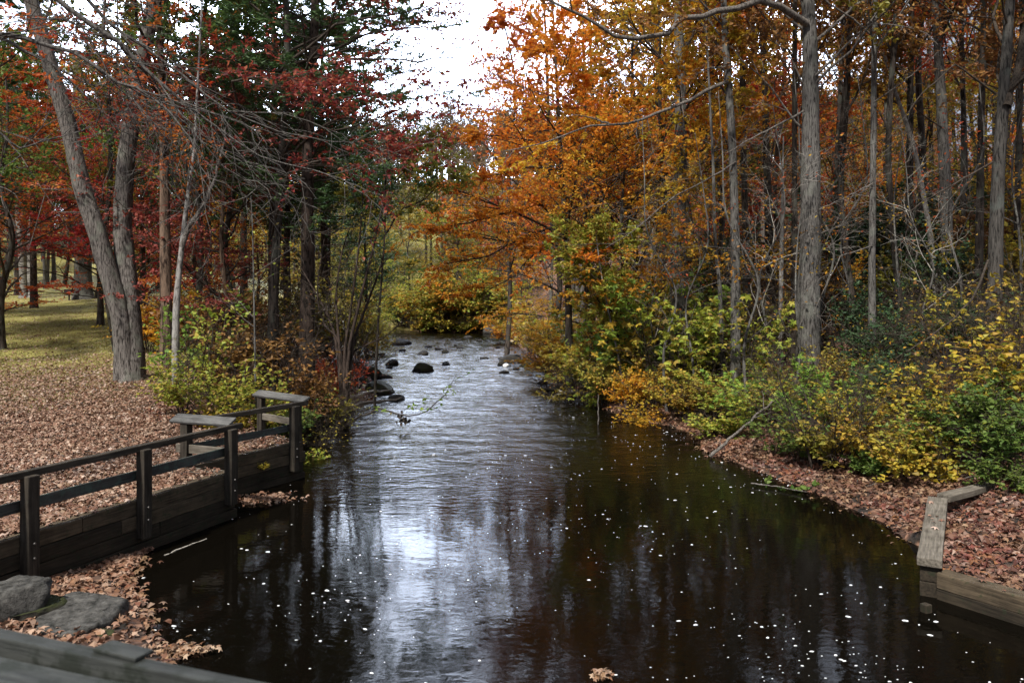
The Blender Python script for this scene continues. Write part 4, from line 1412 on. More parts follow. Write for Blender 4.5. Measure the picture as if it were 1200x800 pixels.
# --- hero: bare-limbed tree outside the left edge; its grey dead boughs hang into the picture
bx = np.array([-8.6, 9.8])
base = np.array([bx[0], bx[1], tz(*bx)])
W = lambda px, py, Y: tuple(at(px, py, Y) - base)
dead = (13, .30, 26, .3, -.05, -.10, 9, False, 5)
me = tree_meshes(151, [(0, 0, -.3), (.05, .1, 3), (-.1, .2, 6), (.1, .3, 9), (0, .3, 12)], .24, .06, [
    dict(n=7, t=(.5, .98), length=3.2, ang=55, up=.2, k=7, wander=.16, rr=.5, slim=.012, sides=6),
    dict(n=7, t=(.25, 1), length=.45, rel=1, ang=46, k=5, wander=.2, rr=.55, slim=.009),
    dict(n=5, t=(.2, 1), length=.45, rel=1, ang=45, k=4, wander=.2, rr=.5, sides=3)], None, extra=[
        ([(0.05, .1, 3.4), W(-60, 40, 9.9), W(0, 42, 10), W(70, 52, 10), W(140, 95, 10.1), W(190, 120, 10.2), W(238, 175, 10.2)], .045, .007, (10, .26, 26, .3, -.03, -.25, 6, False, 3)),
        ([(0, .2, 4.6), W(-30, -80, 10.4), W(62, 0, 10.6), W(125, 40, 10.7), W(165, 75, 10.8), W(215, 120, 10.9), W(275, 165, 11), W(330, 195, 11)], .05, .006, (11, .25, 26, .3, -.03, -.22, 6, False, 3)),
        ([(0, .2, 5.0), W(60, -50, 11), W(125, 25, 11.3), W(190, 70, 11.5), W(265, 130, 11.6), W(350, 165, 11.7)], .04, .006, (8, .22, 26, .3, -.03, -.2, 5, False, 2)),
        ([(0.05, .1, 3.2), W(-50, 20, 10.6), W(10, 50, 11), W(60, 75, 11.2), W(100, 110, 11.4), W(135, 150, 11.5)], .035, .006, (9, .3, 35, .3, -.05, -.2, 6, False)),
        ([(0.05, .1, 2.6), W(-60, 120, 10), W(-10, 150, 10.2), W(25, 175, 10.4), W(60, 160, 10.5)], .03, .006, (8, .35, 35, .3, .1, -.1, 6, False))])
root = plant_tree("leafless_tree", me, base, "leafless tree at the left edge whose grey dead boughs droop across the upper left", None, 'bark_grey', 'twig_mid', 'red')

# --- hero: red oak over the left bank
base = foot(316, 22.5)
W = lambda px, py, Y: tuple(at(px, py, Y) - base)
leafy = (12, .26, 45, .7, .02, -.1, 8, True)
me = tree_meshes(161, straight(17, (.6, -.3), .15, 12), .17, .04, [
    dict(n=26, t=(.3, .97), length=dome(4.4, .8, .45), ang=66, up=.1, k=8, wander=.14, rr=.5, slim=.011, sides=5),
    dict(n=8, t=(.25, 1), length=.4, rel=1, ang=46, flat=.75, k=5, wander=.14, rr=.5, slim=.008),
    dict(n=7, t=(.2, 1), length=.42, rel=1, ang=45, flat=.7, k=4, wander=.15, rr=.5, rmin=.006, sides=3)],
    dict(n=14, size=.115, frac=.55, jit=.5, spread=.1), extra=[
        ([(0.3, -.1, 7.5), W(380, 75, 21.5), W(430, 68, 20.5), W(490, 72, 20), W(540, 66, 19.6), W(568, 82, 19.4)], .05, .006, leafy),
        ([(0.3, -.1, 6.5), W(370, 120, 21.5), W(430, 112, 20.5), W(480, 108, 20), W(536, 106, 19.8)], .045, .006, leafy),
        ([(0.3, -.1, 9.), W(390, 30, 21.5), W(440, 20, 20.5), W(500, 8, 20), W(520, 30, 19.8)], .05, .006, leafy),
        ([(0.1, -.1, 5.2), W(270, 95, 19.5), W(300, 90, 18), W(350, 92, 17), W(378, 100, 16.5)], .04, .006, leafy),
        ([(0.1, -.1, 4.4), W(340, 195, 20), W(390, 185, 18.6), W(430, 175, 18), W(450, 180, 17.8)], .04, .006, leafy)])
root = plant_tree("red_oak", me, base, "dark red oak with a long branch of wine red leaves reaching over the river", None, 'bark_dark', 'twig_dark', 'maroon')
base = foot(268, 24)
root = plant_tree("red_maple", PROTO['beech_b'], base, "dusty red maple whose sprays show behind the drooping dead boughs", None, 'bark_brown', 'twig_dark', 'pinkred', 1.1, (.9, .9, .95))

# --- pines on the left bank
for px, Y, s, rz, lab in ((359, 22.8, (1.2, 1.2, 1.05), .3, "tall dark pine nearest the river on the left bank"),
                          (322, 27.5, .95, 1.6, "dark pine trunk just left of the riverside pine"),
                          (338, 31, .8, 2.9, "slender dark pine between the two larger left bank pines"),
                          (244, 33, .85, 4.0, "green pine seen behind the pale forked tree"),
                          (166, 40, .8, 5.0, "green pine showing between the oak trunks and the brown trunk"),
                          (430, 46, .62, 2.2, "small green pine on the left bank near the river bend"),
                          (286, 38, 1.0, .9, "big green pine far back between the bare sapling and the pines"),
                          (140, 52, 1.1, 2.0, "big dark pine far back behind the twin oak"),
                          (40, 50, 1.1, 3.5, "big dark pine far back above the pale lawn trunks"),
                          (205, 56, 1.1, 4.6, "big dark pine far back behind the brown trunk"),
                          (-15, 44, 1.0, 5.6, "dark pine far back at the left edge"),
                          (385, 36, .75, 1.2, "green pine behind the alder stems"),
                          (380, 31, .85, 3.9, "dark pine rising straight behind the alder stems")):
    base = foot(px, Y)
    plant_tree("pine_tree", PROTO['pine'], base, lab, "pines on the left bank", 'bark_pine', 'twig_dark', 'needle', rz, s, "pine", "needles")

# --- other trunks on the left
base = foot(195, 21.5)
me = tree_meshes(171, traced([(195, 380), (194, 300), (193, 230), (192, 170), (190, 100), (187, 40)], base, .4, 17), .19, .05, [
    dict(n=16, t=(.4, .97), length=dome(4.2, .7, .4), ang=58, up=.15, k=7, wander=.15, rr=.5, slim=.011, sides=5),
    dict(n=8, t=(.25, 1), length=.42, rel=1, ang=46, flat=.6, k=5, wander=.16, rr=.5, slim=.008),
    dict(n=6, t=(.2, 1), length=.42, rel=1, ang=45, flat=.6, k=4, wander=.15, rr=.5, sides=3)], dict(n=8, size=.13, frac=.7, jit=.55))
plant_tree("maple_tree", me, base, "straight reddish brown trunk right behind the twin oak", None, 'bark_brown', 'twig_dark', 'red_orange')
base = foot(206, 19.8)
ex = [(list(map(tuple, [at(213, 290, base[1]) - base, at(224, 262, base[1] + .1) - base, at(243, 232, base[1] + .3) - base, at(256, 195, base[1] + .5) - base, at(264, 150, base[1] + .6) - base])), .07, .02, (7, .3, 40, .3, .2, 0, 6, True))]
me = tree_meshes(172, traced([(206, 385), (208, 340), (212, 300), (217, 255), (222, 215), (227, 180), (230, 130)], base, .3, 7.6), .105, .022, [
    dict(n=9, t=(.5, .97), length=dome(2.6, .7, .4), ang=45, up=.25, k=7, wander=.15, rr=.5, slim=.011, sides=5),
    dict(n=7, t=(.25, 1), length=.42, rel=1, ang=46, k=5, wander=.16, rr=.5, slim=.008),
    dict(n=5, t=(.2, 1), length=.42, rel=1, ang=45, k=4, wander=.15, rr=.5, sides=3)], dict(n=4, size=.11, frac=.5), extra=ex, flare=.2)
plant_tree("forked_tree", me, base, "slim pale forked tree standing right of the twin oak", None, 'bark_pale', 'twig_grey', 'red_orange')
base = ground(98, 350)
sc_ = base[1] / FPX
me = tree_meshes(173, traced([(97, 320), (96, 280), (95, 230), (93, 150), (90, 60)], base, .3, 16), 11 * sc_, 5 * sc_, [
    dict(n=22, t=(.28, .97), length=dome(5.5, .8, .4), ang=62, up=.1, k=7, wander=.15, rr=.45, slim=.011, sides=5),
    dict(n=8, t=(.25, 1), length=.42, rel=1, ang=46, flat=.6, k=5, wander=.16, rr=.5, slim=.008),
    dict(n=7, t=(.2, 1), length=.42, rel=1, ang=45, flat=.6, k=4, wander=.15, rr=.5, sides=3)], dict(n=12, size=.17, frac=.75, jit=.55), flare=.6)
plant_tree("maple_tree", me, base, "wide grey trunk with flared roots far up the lawn, scarlet crown", None, 'bark_grey', 'twig_dark', 'red')
for px, py, w, lab, s in ((40, 340, 4.2, "pale grey slim trunk at the back of the lawn", 1), (29, 341, 3.4, "thinner pale trunk just left of the slim one at the back of the lawn", .9)):
    base = ground(px, py)
    base = foot(px, min(base[1], 58))
    sc_ = base[1] / FPX
    k = w * sc_ / .19
    plant_tree("maple_tree", PROTO['tall_a'], base, lab, None, 'bark_pale', 'twig_grey', 'red_orange', px, (1.6, 1.6, .95))

# red and orange maples hanging over the back of the lawn
for px, Y, pr, mt, rz, s, lab in (
        (2, 30, 'beech_a', 'red_orange', .5, (1.05, 1.05, .8), "orange red maple with a dark trunk at the left edge of the lawn"),
        (118, 41, 'beech_a', 'red', 1.9, (1.15, 1.15, .8), "scarlet maple close behind the twin oak"),
        (142, 37, 'beech_b', 'red', 3.3, (1.15, 1.15, 1.05), "crimson maple seen through the V of the twin oak"),
        (-45, 36, 'beech_a', 'red_orange', 4.1, (1.1, 1.1, 1.1), "orange maple mostly beyond the left edge"),
        (172, 46, 'beech_b', 'gold', 5.0, (1.2, 1.2, 1.1), "golden orange small maple low between oak and brown trunk"),
        (236, 30, 'under_a', 'red_orange', 2.0, 1.15, "small orange maple behind the pale forked tree"),
        (232, 44, 'beech_b', 'gold', .2, 1.1, "golden beech deep behind the pale forked tree"),
        (20, 60, 'beech_a', 'olive', 2.7, 1.4, "olive green tree at the far back of the lawn, left"),
        (120, 62, 'beech_a', 'olive', 4.4, 1.4, "olive tree at the far back of the lawn behind the wide trunk"),
        (75, 70, 'tall_c', 'gold', .4, 1.2, "tall thin gold tree at the far back of the lawn"),
        (-20, 68, 'tall_c', 'rust', 1.4, 1.2, "tall rusty tree at the far left back of the lawn"),
        (-28, 26, 'tall_c', 'green', 3.4, 1.0, "tall green leaved tree high at the left edge"),
        (138, 30, 'tall_c', 'olive', 5.4, .95, "tall olive tree filling the top between the oak trunks"),
        (225, 27, 'tall_c', 'green', 2.5, 1.0, "tall green tree above the pale forked tree"),
        (-130, 33, 'beech_a', 'olive', 2.5, 1.2, "olive maple outside the left edge of the lawn"),
        (-210, 40, 'beech_a', 'gold', 3.5, 1.3, "gold maple well outside the left edge of the lawn"),
        (-330, 46, 'beech_b', 'rust', 4.5, 1.4, "rusty maple far outside the left edge of the lawn"),
        (290, 29, 'tall_c', 'olive', 4.5, 1.0, "tall olive tree left of the pines")):
    plant_tree("maple_tree", PROTO[pr], foot(px, Y), lab, None, 'bark_dark', 'twig_dark', mt, rz, s)

# bare sapling and multi-stemmed alder by the water
base = foot(300, 17.6)
me = tree_meshes(175, traced([(299, 420), (298, 370), (297, 320), (296, 270), (294, 230)], base, .2, 5.2), .028, .01, [
    dict(n=9, t=(.3, .97), length=1.1, ang=62, up=.1, k=6, wander=.18, rr=.5, sides=4),
    dict(n=5, t=(.25, 1), length=.45, rel=1, ang=46, k=4, wander=.2, rr=.5, sides=3)], dict(n=2, size=.09, frac=.4), flare=.15, sides=7)
plant_tree("sapling", me, base, "bare grey sapling rising behind the far end of the railing", None, 'bark_grey', 'twig_grey', 'lime')
base = foot(405, 21.8)
root = empty("alder_clump", base, "clump of thin leaning leafless stems on the left bank above the driftwood", "tree")
rng = np.random.default_rng(8)
geo, lv = [], []
for pts, r in (([(408, 420), (420, 360), (430, 320), (440, 280), (452, 215), (453, 160)], .05), ([(404, 420), (410, 370), (418, 310), (424, 250), (425, 200)], .045),
               ([(395, 410), (384, 370), (365, 335), (345, 300)], .045), ([(398, 410), (394, 350), (400, 300), (412, 260)], .04), ([(412, 415), (425, 370), (440, 330), (449, 300), (452, 262)], .045),
               ([(399, 410), (380, 380), (372, 340), (380, 280)], .035), ([(410, 425), (428, 405), (450, 395), (468, 380)], .03)):
    g, tp, rd, _ = trunk_geo(traced(pts, base, rng.uniform(-.8, .8)), r * 1.4, .012, 7, .2, 22, rng, .06, .7)
    link("stem", np_mesh("stem", *g, True, M['bark_pine']), root)
    gg, l = build_limbs(tp, rd, [dict(n=8, t=(.3, .98), length=1.1, ang=40, up=.2, k=6, wander=.15, rr=.5, slim=.008), dict(n=6, t=(.2, 1), length=.45, rel=1, ang=42, k=4, wander=.18, rr=.6, sides=3)], rng)
    geo += gg
    lv.append(l[-1])
link("limbs", np_mesh("limbs", *join_geo(geo), True, M['twig_dark']), root)
pos, ax, nr = leaf_points(np.concatenate(lv), 1, rng, spread=.06, jit=.8)
link("leaves", np_mesh("leaves", *leaves_geo(pos, ax, nr, .085, rng, .6, shape=6), False, M['olive']), root)
# yellow-green maple leaning over the river above the alders
base = foot(438, 24.5)
W = lambda px, py, Y: tuple(at(px, py, Y) - base)
lf = (11, .3, 48, .6, .02, -.15, 7, True)
me = tree_meshes(176, traced([(442, 400), (447, 330), (451, 270), (452, 215), (455, 165)], base, -.4, 8.5), .05, .012, [
    dict(n=9, t=(.62, .97), length=1.6, ang=60, up=.05, k=6, wander=.14, rr=.5, slim=.01),
    dict(n=6, t=(.2, 1), length=.45, rel=1, ang=45, flat=.5, k=4, wander=.16, rr=.5, sides=3)], dict(n=10, size=.13, frac=.95, jit=.7, spread=.1), extra=[
        ([W(451, 275, 24.2), W(470, 245, 24), W(496, 235, 23.8), W(518, 212, 23.6), W(530, 205, 23.5)], .03, .006, lf),
        ([W(452, 225, 24.2), W(475, 200, 24), W(505, 190, 23.8), W(545, 195, 23.4)], .03, .006, lf),
        ([W(453, 190, 24.2), W(480, 172, 24), W(515, 160, 23.8), W(530, 165, 23.6)], .025, .005, lf),
        ([W(450, 260, 24.2), W(430, 235, 24), W(405, 230, 23.6)], .025, .005, lf)], flare=.15, sides=8)
plant_tree("young_maple", me, base, "young maple with loose yellow green leaves against the sky over the river", None, 'bark_dark', 'twig_dark', 'olive')

# --- right-hand trunks
RT = [  # px points from the foot up, base pixel or depth, radius in px at foot and at frame top, bark, leaf, label
    ("oak_tree", [(947, 420), (948, 340), (950, 250), (950, 150), (949, 60), (947, 0)], (945, 462), 15.5, 10.5, 'bark_grey', 'brown', "thickest straight grey trunk on the right bank with a long curved limb", 1),
    ("hickory_tree", [(1164, 390), (1167, 300), (1170, 200), (1177, 100), (1184, 0)], (1163, 438), 9.6, 8.2, 'bark_cracked', 'brown', "dark cracked trunk near the right edge, forking high up", 2),
    ("ash_tree", [(862, 340), (861, 250), (857, 150), (851, 60), (848, 0)], (862, 22.0), 6.2, 4.6, 'bark_grey', 'gold', "slim grey trunk with a long drooping bare limb to the left", 3),
    ("ash_tree", [(874, 300), (872, 200), (870, 100), (869, 20)], (876, 27), 4.6, 3.6, 'bark_dark', 'rust', "thin dark trunk close behind the slim grey trunk", 4),
    ("beech_tree", [(795, 300), (796, 220), (798, 150), (797, 80), (794, 0)], (794, 25.5), 10.5, 8, 'bark_grey', 'gold', "mottled grey trunk rising out of golden leaves above the pool", 5),
    ("ash_tree", [(1022, 380), (1022, 300), (1023, 200), (1024, 100), (1026, 0)], (1022, 440), 4.8, 4.2, 'bark_grey', 'olive', "straight slim trunk between the thick grey one and the cracked one", 6),
    ("ash_tree", [(1066, 290), (1066, 200), (1067, 100), (1069, 0)], (1065, 28), 5.2, 3.6, 'bark_dark', 'rust', "thin brown trunk right of the straight slim trunk", 7),
    ("oak_tree", [(1110, 300), (1108, 220), (1103, 120), (1099, 50), (1096, 0)], (1113, 27), 7.6, 5.8, 'bark_grey', 'brown', "medium grey trunk halfway between slim and cracked trunks", 8),
    ("ash_tree", [(1147, 350), (1148, 250), (1150, 150), (1152, 50)], (1146, 23), 5.2, 4.2, 'bark_dark', 'rust', "slender mossy trunk just left of the cracked trunk", 9),
    ("ash_tree", [(1092, 290), (1084, 240), (1070, 170), (1050, 110), (1038, 70)], (1098, 27.5), 3.6, 2.2, 'bark_pale', 'brown', "thin pale trunk slanting to the left beside the medium grey one", 10),
    ("dead_snag", [(916, 280), (917, 220), (918, 160)], (914, 24), 3.0, 1.8, 'bark_pale', None, "broken pale snag standing left of the thickest grey trunk", 11),
    ("ash_tree", [(1130, 300), (1131, 200), (1128, 100)], (1130, 34), 4, 3, 'bark_dark', 'rust', "faint thin trunk far back right of the medium grey trunk", 12),
    ("ash_tree", [(980, 300), (981, 200), (985, 100), (988, 0)], (980, 36), 4, 3.2, 'bark_dark', 'gold', "faint trunk far back just right of the thickest grey trunk", 13),
    ("ash_tree", [(725, 420), (712, 360), (703, 310), (698, 270)], (736, 24.0), 1.6, .8, 'bark_pale', 'lime', "leaning thin pale sapling over the golden bushes at the water", 14),
    ("ash_tree", [(845, 380), (843, 330), (838, 280), (836, 200), (832, 120)], (848, 22.5), 3.0, 1.8, 'bark_grey', 'gold', "thin stem just left of the slim grey trunk", 15),
    ("ash_tree", [(1192, 300), (1193, 200), (1196, 100)], (1191, 26), 4, 3.2, 'bark_dark', 'brown', "thin dark trunk at the very right edge", 16),
]
for nm, pts, b_, w0, w1, bk, lf, lab, sd in RT:
    base = ground(*b_) if b_[1] > 100 else foot(*b_)
    s = base[1] / FPX
    W = lambda px, py, dY=0.0: tuple(at(px, py, base[1] + dY) - base)
    ex = []
    dead = (7, .3, 42, .3, .1, 0, 5, False)
    if sd == 1:
        ex = [([W(946, 28), W(928, 16, -.2), W(905, 5, -.5), W(880, 4, -.8), W(850, 14, -1.1), W(828, 20, -1.3), W(800, 24, -1.5), W(782, 38, -1.6), W(760, 44, -1.7), W(735, 47, -1.8), W(712, 38, -1.9), W(690, 24, -2), W(668, 10, -2.1), W(640, -3, -2.2)], .10, .03, (10, .16, 60, .1, .1, .0, 5, True)),
              ([W(955, 90), W(985, 60, -.3), W(1020, 25, -.6), W(1060, -10, -1)], .04, .012, dead),
              ([W(942, 130), W(905, 150, -.3), W(875, 165, -.5), W(850, 180, -.7)], .03, .008, dead),
              ([W(958, 275), W(985, 265, -.4), W(1005, 235, -.7), W(1024, 200, -.9)], .02, .007, dead),
              ([W(955, 335), W(960, 300, -.5), W(975, 268, -.8), W(1008, 215, -1.2), W(1030, 195, -1.4)], .018, .006, dead)]
    if sd == 3:
        ex = [([W(853, 96), W(835, 104, -.2), W(800, 121, -.5), W(770, 134, -.8), W(742, 144, -1), W(715, 146, -1.2), W(690, 148, -1.3), W(662, 158, -1.4), W(630, 170, -1.5), W(590, 178, -1.6)], .055, .012, (9, .16, 55, .2, 0, 0, 5, True)),
              ([W(715, 146, -1.2), W(694, 138, -1.2), W(670, 134, -1.2)], .03, .008, None),
              ([W(855, 78), W(830, 80, -.2), W(815, 88, -.4)], .03, .01, dead),
              ([W(862, 190), W(830, 210, -.4), W(790, 230, -.8), W(750, 265, -1), W(710, 290, -1.2)], .025, .006, dead)]
    if sd == 2:
        ex = [([W(1180, 125), W(1188, 95, .1), W(1196, 60, .2), W(1206, 10, .3), W(1215, -50, .4)], .10, .06, dead),
              ([W(1163, 190), W(1120, 215, -.3), W(1085, 235, -.5), W(1050, 258, -.8)], .025, .007, dead),
              ([W(1158, 305), W(1140, 350, -.5), W(1115, 375, -.9), W(1075, 405, -1.2), W(1040, 425, -1.4)], .028, .008, dead),
              ([W(1167, 110), W(1120, 75, -.3), W(1080, 110, -.6), W(1040, 165, -.9)], .025, .006, dead)]
    if sd == 6:
        ex = [([W(1023, 215), W(990, 232, -.3), W(960, 245, -.5), W(930, 270, -.6)], .02, .006, dead), ([W(1024, 120), W(1060, 95, -.3), W(1100, 60, -.5)], .02, .006, dead),
              ([W(1022, 288), W(985, 300, -.4), W(965, 340, -.8), W(950, 375, -1)], .018, .006, dead)]
    if sd == 8:
        ex = [([W(1104, 150), W(1075, 130, -.3), W(1050, 90, -.6)], .03, .008, dead), ([W(1108, 200), W(1140, 200, -.3), W(1190, 195, -.6)], .025, .008, dead)]
    if sd == 5:
        ex = [([W(797, 130), W(770, 175, -.5), W(745, 195, -.9), W(700, 215, -1.2)], .03, .008, dead), ([W(796, 200), W(815, 270, -.4), W(840, 320, -.7), W(870, 365, -.9)], .03, .01, dead)]
    snag = lf is None
    me = tree_meshes(180 + sd, traced(pts, base, .2, None if snag or sd == 14 else 16.5 + (sd * 3 % 5)), w0 * s, (.02 if snag else w1 * s * .3), [] if snag else [
        dict(n=15, t=(.42 if sd < 14 else .3, .97), length=dome(4.2 if w0 > 4 else 2.2, .7, .35), ang=52, up=.2, k=7, wander=.17, rr=.45, slim=.01, sides=5),
        dict(n=8, t=(.25, 1), length=.43, rel=1, ang=46, up=.08, k=5, wander=.2, rr=.55, slim=.008),
        dict(n=6, t=(.2, 1), length=.45, rel=1, ang=45, up=.04, k=4, wander=.2, rr=.5, sides=3)],
        None if snag else dict(n=14, size=.125, frac=.85, jit=.75), sides=18 if w0 > 9 else 10, k=46 if w0 > 9 else 30, extra=ex, flare=.55, power=1.0)
    plant_tree(nm, me, base, lab, None, bk, 'twig_grey' if sd in (1, 3, 6, 11) else 'twig_dark', lf or 'brown')

# --- hero: orange beech leaning over the river
base = foot(668, 27.5)
W = lambda px, py, Y: tuple(at(px, py, Y) - base)
lf = (16, .26, 48, .8, .02, -.05, 9, True)
me = tree_meshes(201, traced([(666, 350), (664, 290), (660, 230), (656, 160), (652, 90)], base, .3, 12.5), .15, .03, [
    dict(n=26, t=(.25, .98), length=dome(4.0, .8, .35), ang=68, up=.1, k=7, wander=.1, rr=.5, slim=.011, sides=5),
    dict(n=9, t=(.2, 1), length=.42, rel=1, ang=45, flat=.85, k=5, wander=.12, rr=.5, slim=.008),
    dict(n=7, t=(.15, 1), length=.45, rel=1, ang=45, flat=.8, k=4, wander=.14, rr=.5, sides=3)],
    dict(n=12, size=.12, frac=.92, jit=.45), extra=[
        ([W(664, 270, 27.5), W(645, 287, 27), W(622, 302, 26.5), W(600, 325, 26), W(565, 345, 25.6)], .06, .01, lf),
        ([W(661, 245, 27.5), W(630, 240, 27), W(590, 250, 26.5), W(545, 262, 26), W(505, 268, 25.6)], .06, .01, lf),
        ([W(662, 262, 27.5), W(620, 275, 26.8), W(570, 300, 26.4), W(520, 310, 26)], .05, .01, lf),
        ([W(658, 200, 27.5), W(620, 195, 27), W(580, 205, 26.5), W(545, 215, 26)], .05, .01, lf),
        ([W(658, 180, 27.5), W(630, 165, 27.2), W(590, 160, 27), W(550, 158, 26.8)], .045, .01, lf)])
plant_tree("beech_tree", me, base, "glowing orange beech whose low boughs reach left across the river", None, 'bark_dark', 'twig_dark', 'orange')

for px, Y, pr, mt, rz, s, lab in (
        (634, 37, 'tall_c', 'rust', .7, (1.15, 1.15, .95), "rust red tree standing at the right of the sky gap"),
        (592, 44, 'tall_c', 'rust', 2.2, (1.2, 1.2, .95), "thin red brown tree nearest the sky gap on the right bank"),
        (690, 33, 'beech_a', 'orange', 1.4, (1.1, 1.1, 1.15), "tall orange beech behind the leaning one"),
        (748, 31, 'beech_a', 'gold', 2.6, (1.05, 1.05, 1.1), "gold beech left of the mottled grey trunk"),
        (722, 26, 'beech_b', 'gold', 3.9, (.95, .95, .95), "golden beech spreading low over the right bank"),
        (775, 38, 'tall_c', 'gold', 5.2, 1.1, "tall yellow gold tree behind the mottled grey trunk"),
        (690, 46, 'tall_c', 'orange', .1, 1.15, "tall orange tree deep in the right wood near the sky gap"),
        (825, 34, 'tall_c', 'rust', 1.1, 1.05, "tall rusty tree between the mottled and slim grey trunks"),
        (900, 40, 'beech_b', 'red_orange', 2.8, 1.1, "red orange maple glowing left of the thickest grey trunk"),
        (972, 44, 'beech_b', 'orange', 4.3, 1.1, "orange maple glowing right of the thickest grey trunk"),
        (1045, 46, 'beech_b', 'gold', .9, 1.1, "gold beech behind the straight slim trunk"),
        (1085, 38, 'beech_b', 'yellow', 2.0, .95, "yellow leaved tree behind the medium grey trunk"),
        (1150, 40, 'beech_b', 'gold', 3.7, 1.0, "gold beech behind the cracked trunk"),
        (1195, 36, 'beech_b', 'yellow', 5.0, .95, "yellow beech at the right edge of the wood"),
        (870, 52, 'beech_a', 'olive', .3, 1.1, "olive tree deep in the wood left of the thickest grey trunk"),
        (1010, 56, 'tall_c', 'rust', 1.7, 1.1, "rusty tree on the hill behind the straight slim trunk"),
        (940, 58, 'tall_c', 'brown', 3.0, 1.15, "brown leaved tree on the hill behind the thickest grey trunk"),
        (1120, 58, 'tall_b', 'rust', 4.0, 1.0, "sparse rusty tree high on the hill by the medium grey trunk"),
        (1060, 62, 'tall_b', 'brown', 5.5, 1.0, "sparse brown tree high on the hill by the slanting pale trunk"),
        (1180, 54, 'tall_b', 'brown', .8, 1.0, "sparse brown tree high on the hill at the right edge"),
        (800, 50, 'tall_c', 'gold', 2.3, 1.1, "gold tree deep behind the mottled grey trunk"),
        (745, 52, 'tall_c', 'rust', 3.6, 1.1, "rusty tree deep behind the golden beeches"),
        (850, 64, 'tall_c', 'gold', 4.9, 1.15, "faded gold tree far up the hill behind the slim grey trunk"),
        (985, 31, 'tall_b', 'brown', 1.2, .95, "brown topped tree filling the gap right of the thickest grey trunk"),
        (905, 30, 'tall_a', 'gold', 2.9, .95, "gold topped tree filling the gap left of the thickest grey trunk"),
        (1075, 33, 'tall_a', 'rust', 4.6, .95, "rust topped tree over the slanting pale trunk"),
        (1250, 30, 'tall_a', 'brown', 1.0, 1.0, "brown topped tree just beyond the right edge"),
        (1290, 20, 'tall_b', 'gold', 2.0, 1.0, "gold topped tree beyond the right edge near the ledge"),
        (840, 29, 'tall_c', 'gold', .9, (.8, .8, 1.2), "leafy gold tree close behind the slim grey trunk"),
        (930, 25, 'tall_c', 'brown', 2.1, (.8, .8, 1.2), "leafy brown tree close behind the thickest grey trunk"),
        (1005, 27, 'tall_c', 'gold', 3.2, (.8, .8, 1.2), "leafy gold tree behind the green maple bushes"),
        (1060, 24, 'tall_c', 'brown', 4.4, (.8, .8, 1.2), "leafy brown tree behind the laurels"),
        (1125, 29, 'tall_c', 'rust', 5.3, (.8, .8, 1.2), "leafy rust tree behind the cracked trunk"),
        (1200, 21, 'tall_c', 'olive', .4, (.8, .8, 1.2), "leafy olive tree at the right edge of the slope"),
        (765, 27, 'tall_c', 'gold', 1.6, (.8, .8, 1.2), "leafy gold tree left of the mottled grey trunk"),
        (1330, 16, 'tall_c', 'olive', 2.8, 1.2, "leafy olive tree outside the frame right of the ledge"),
        (1250, 24, 'tall_c', 'brown', 3.9, 1.2, "leafy brown tree outside the frame on the right slope")):
    if pr.startswith('tall'):
        s = (s, s, s * 1.3) if not isinstance(s, tuple) else (s[0], s[1], s[2] * 1.25)
    plant_tree("woodland_tree", PROTO[pr], foot(px, Y), lab, None, 'bark_dark', 'twig_dark', mt, rz, s)

# leafless saplings and dead poles criss-crossing the right slope
PROTO['bare'] = tree_meshes(143, straight(8.5, (.7, .3), .16, 14), .045, .01, [
    dict(n=13, t=(.2, .97), length=dome(2.0, .8, .4), ang=55, up=.2, k=7, wander=.16, rr=.5, slim=.009, sides=4),
    dict(n=6, t=(.25, 1), length=.45, rel=1, ang=46, up=.1, k=5, wander=.2, rr=.55, slim=.008, rmin=.005, sides=3),
    dict(n=4, t=(.2, 1), length=.45, rel=1, ang=45, k=4, wander=.2, rr=.5, rmin=.004, sides=3)], dict(n=1, size=.1, frac=.4), sides=7, flare=.15)
for k, (px, Y) in enumerate(((760, 24.5), (782, 22.5), (818, 22), (838, 26), (878, 21), (905, 22.5), (926, 20.5), (968, 22), (1000, 24.5), (1042, 22.5), (1088, 21), (1130, 22), (1182, 19.5),)):
    s = .8 + .35 * ((k * 37) % 10) / 10
    plant_tree("bare_sapling", PROTO['bare'], foot(px, Y), "thin leafless sapling with pale twigs among the trunks of the right slope", "leafless saplings on the right slope", 'bark_grey', 'twig_pale' if k % 5 == 0 else 'twig_mid', ['gold', 'brown', 'rust'][k % 3], k * 2.1, (s, s, s * .95))

# leafy crowns closing the canopy high on the right
rng = np.random.default_rng(91)
for k in range(16):
    Y = rng.uniform(33, 56)
    px = 770 + 480 * (k + rng.random()) / 16
    mt = ['gold', 'rust', 'brown', 'olive'][k % 4]
    txt = ['gold', 'rusty', 'brown', 'olive'][k % 4]
    s = rng.uniform(1.0, 1.2)
    plant_tree("woodland_tree", PROTO['tall_c'], foot(px, Y), f"tall {txt} tree among those closing the canopy up the right slope", f"tall {txt} canopy trees up the right slope", 'bark_dark', 'twig_dark', mt, rng.uniform(0, 6.28), (s, s, s * 1.35))

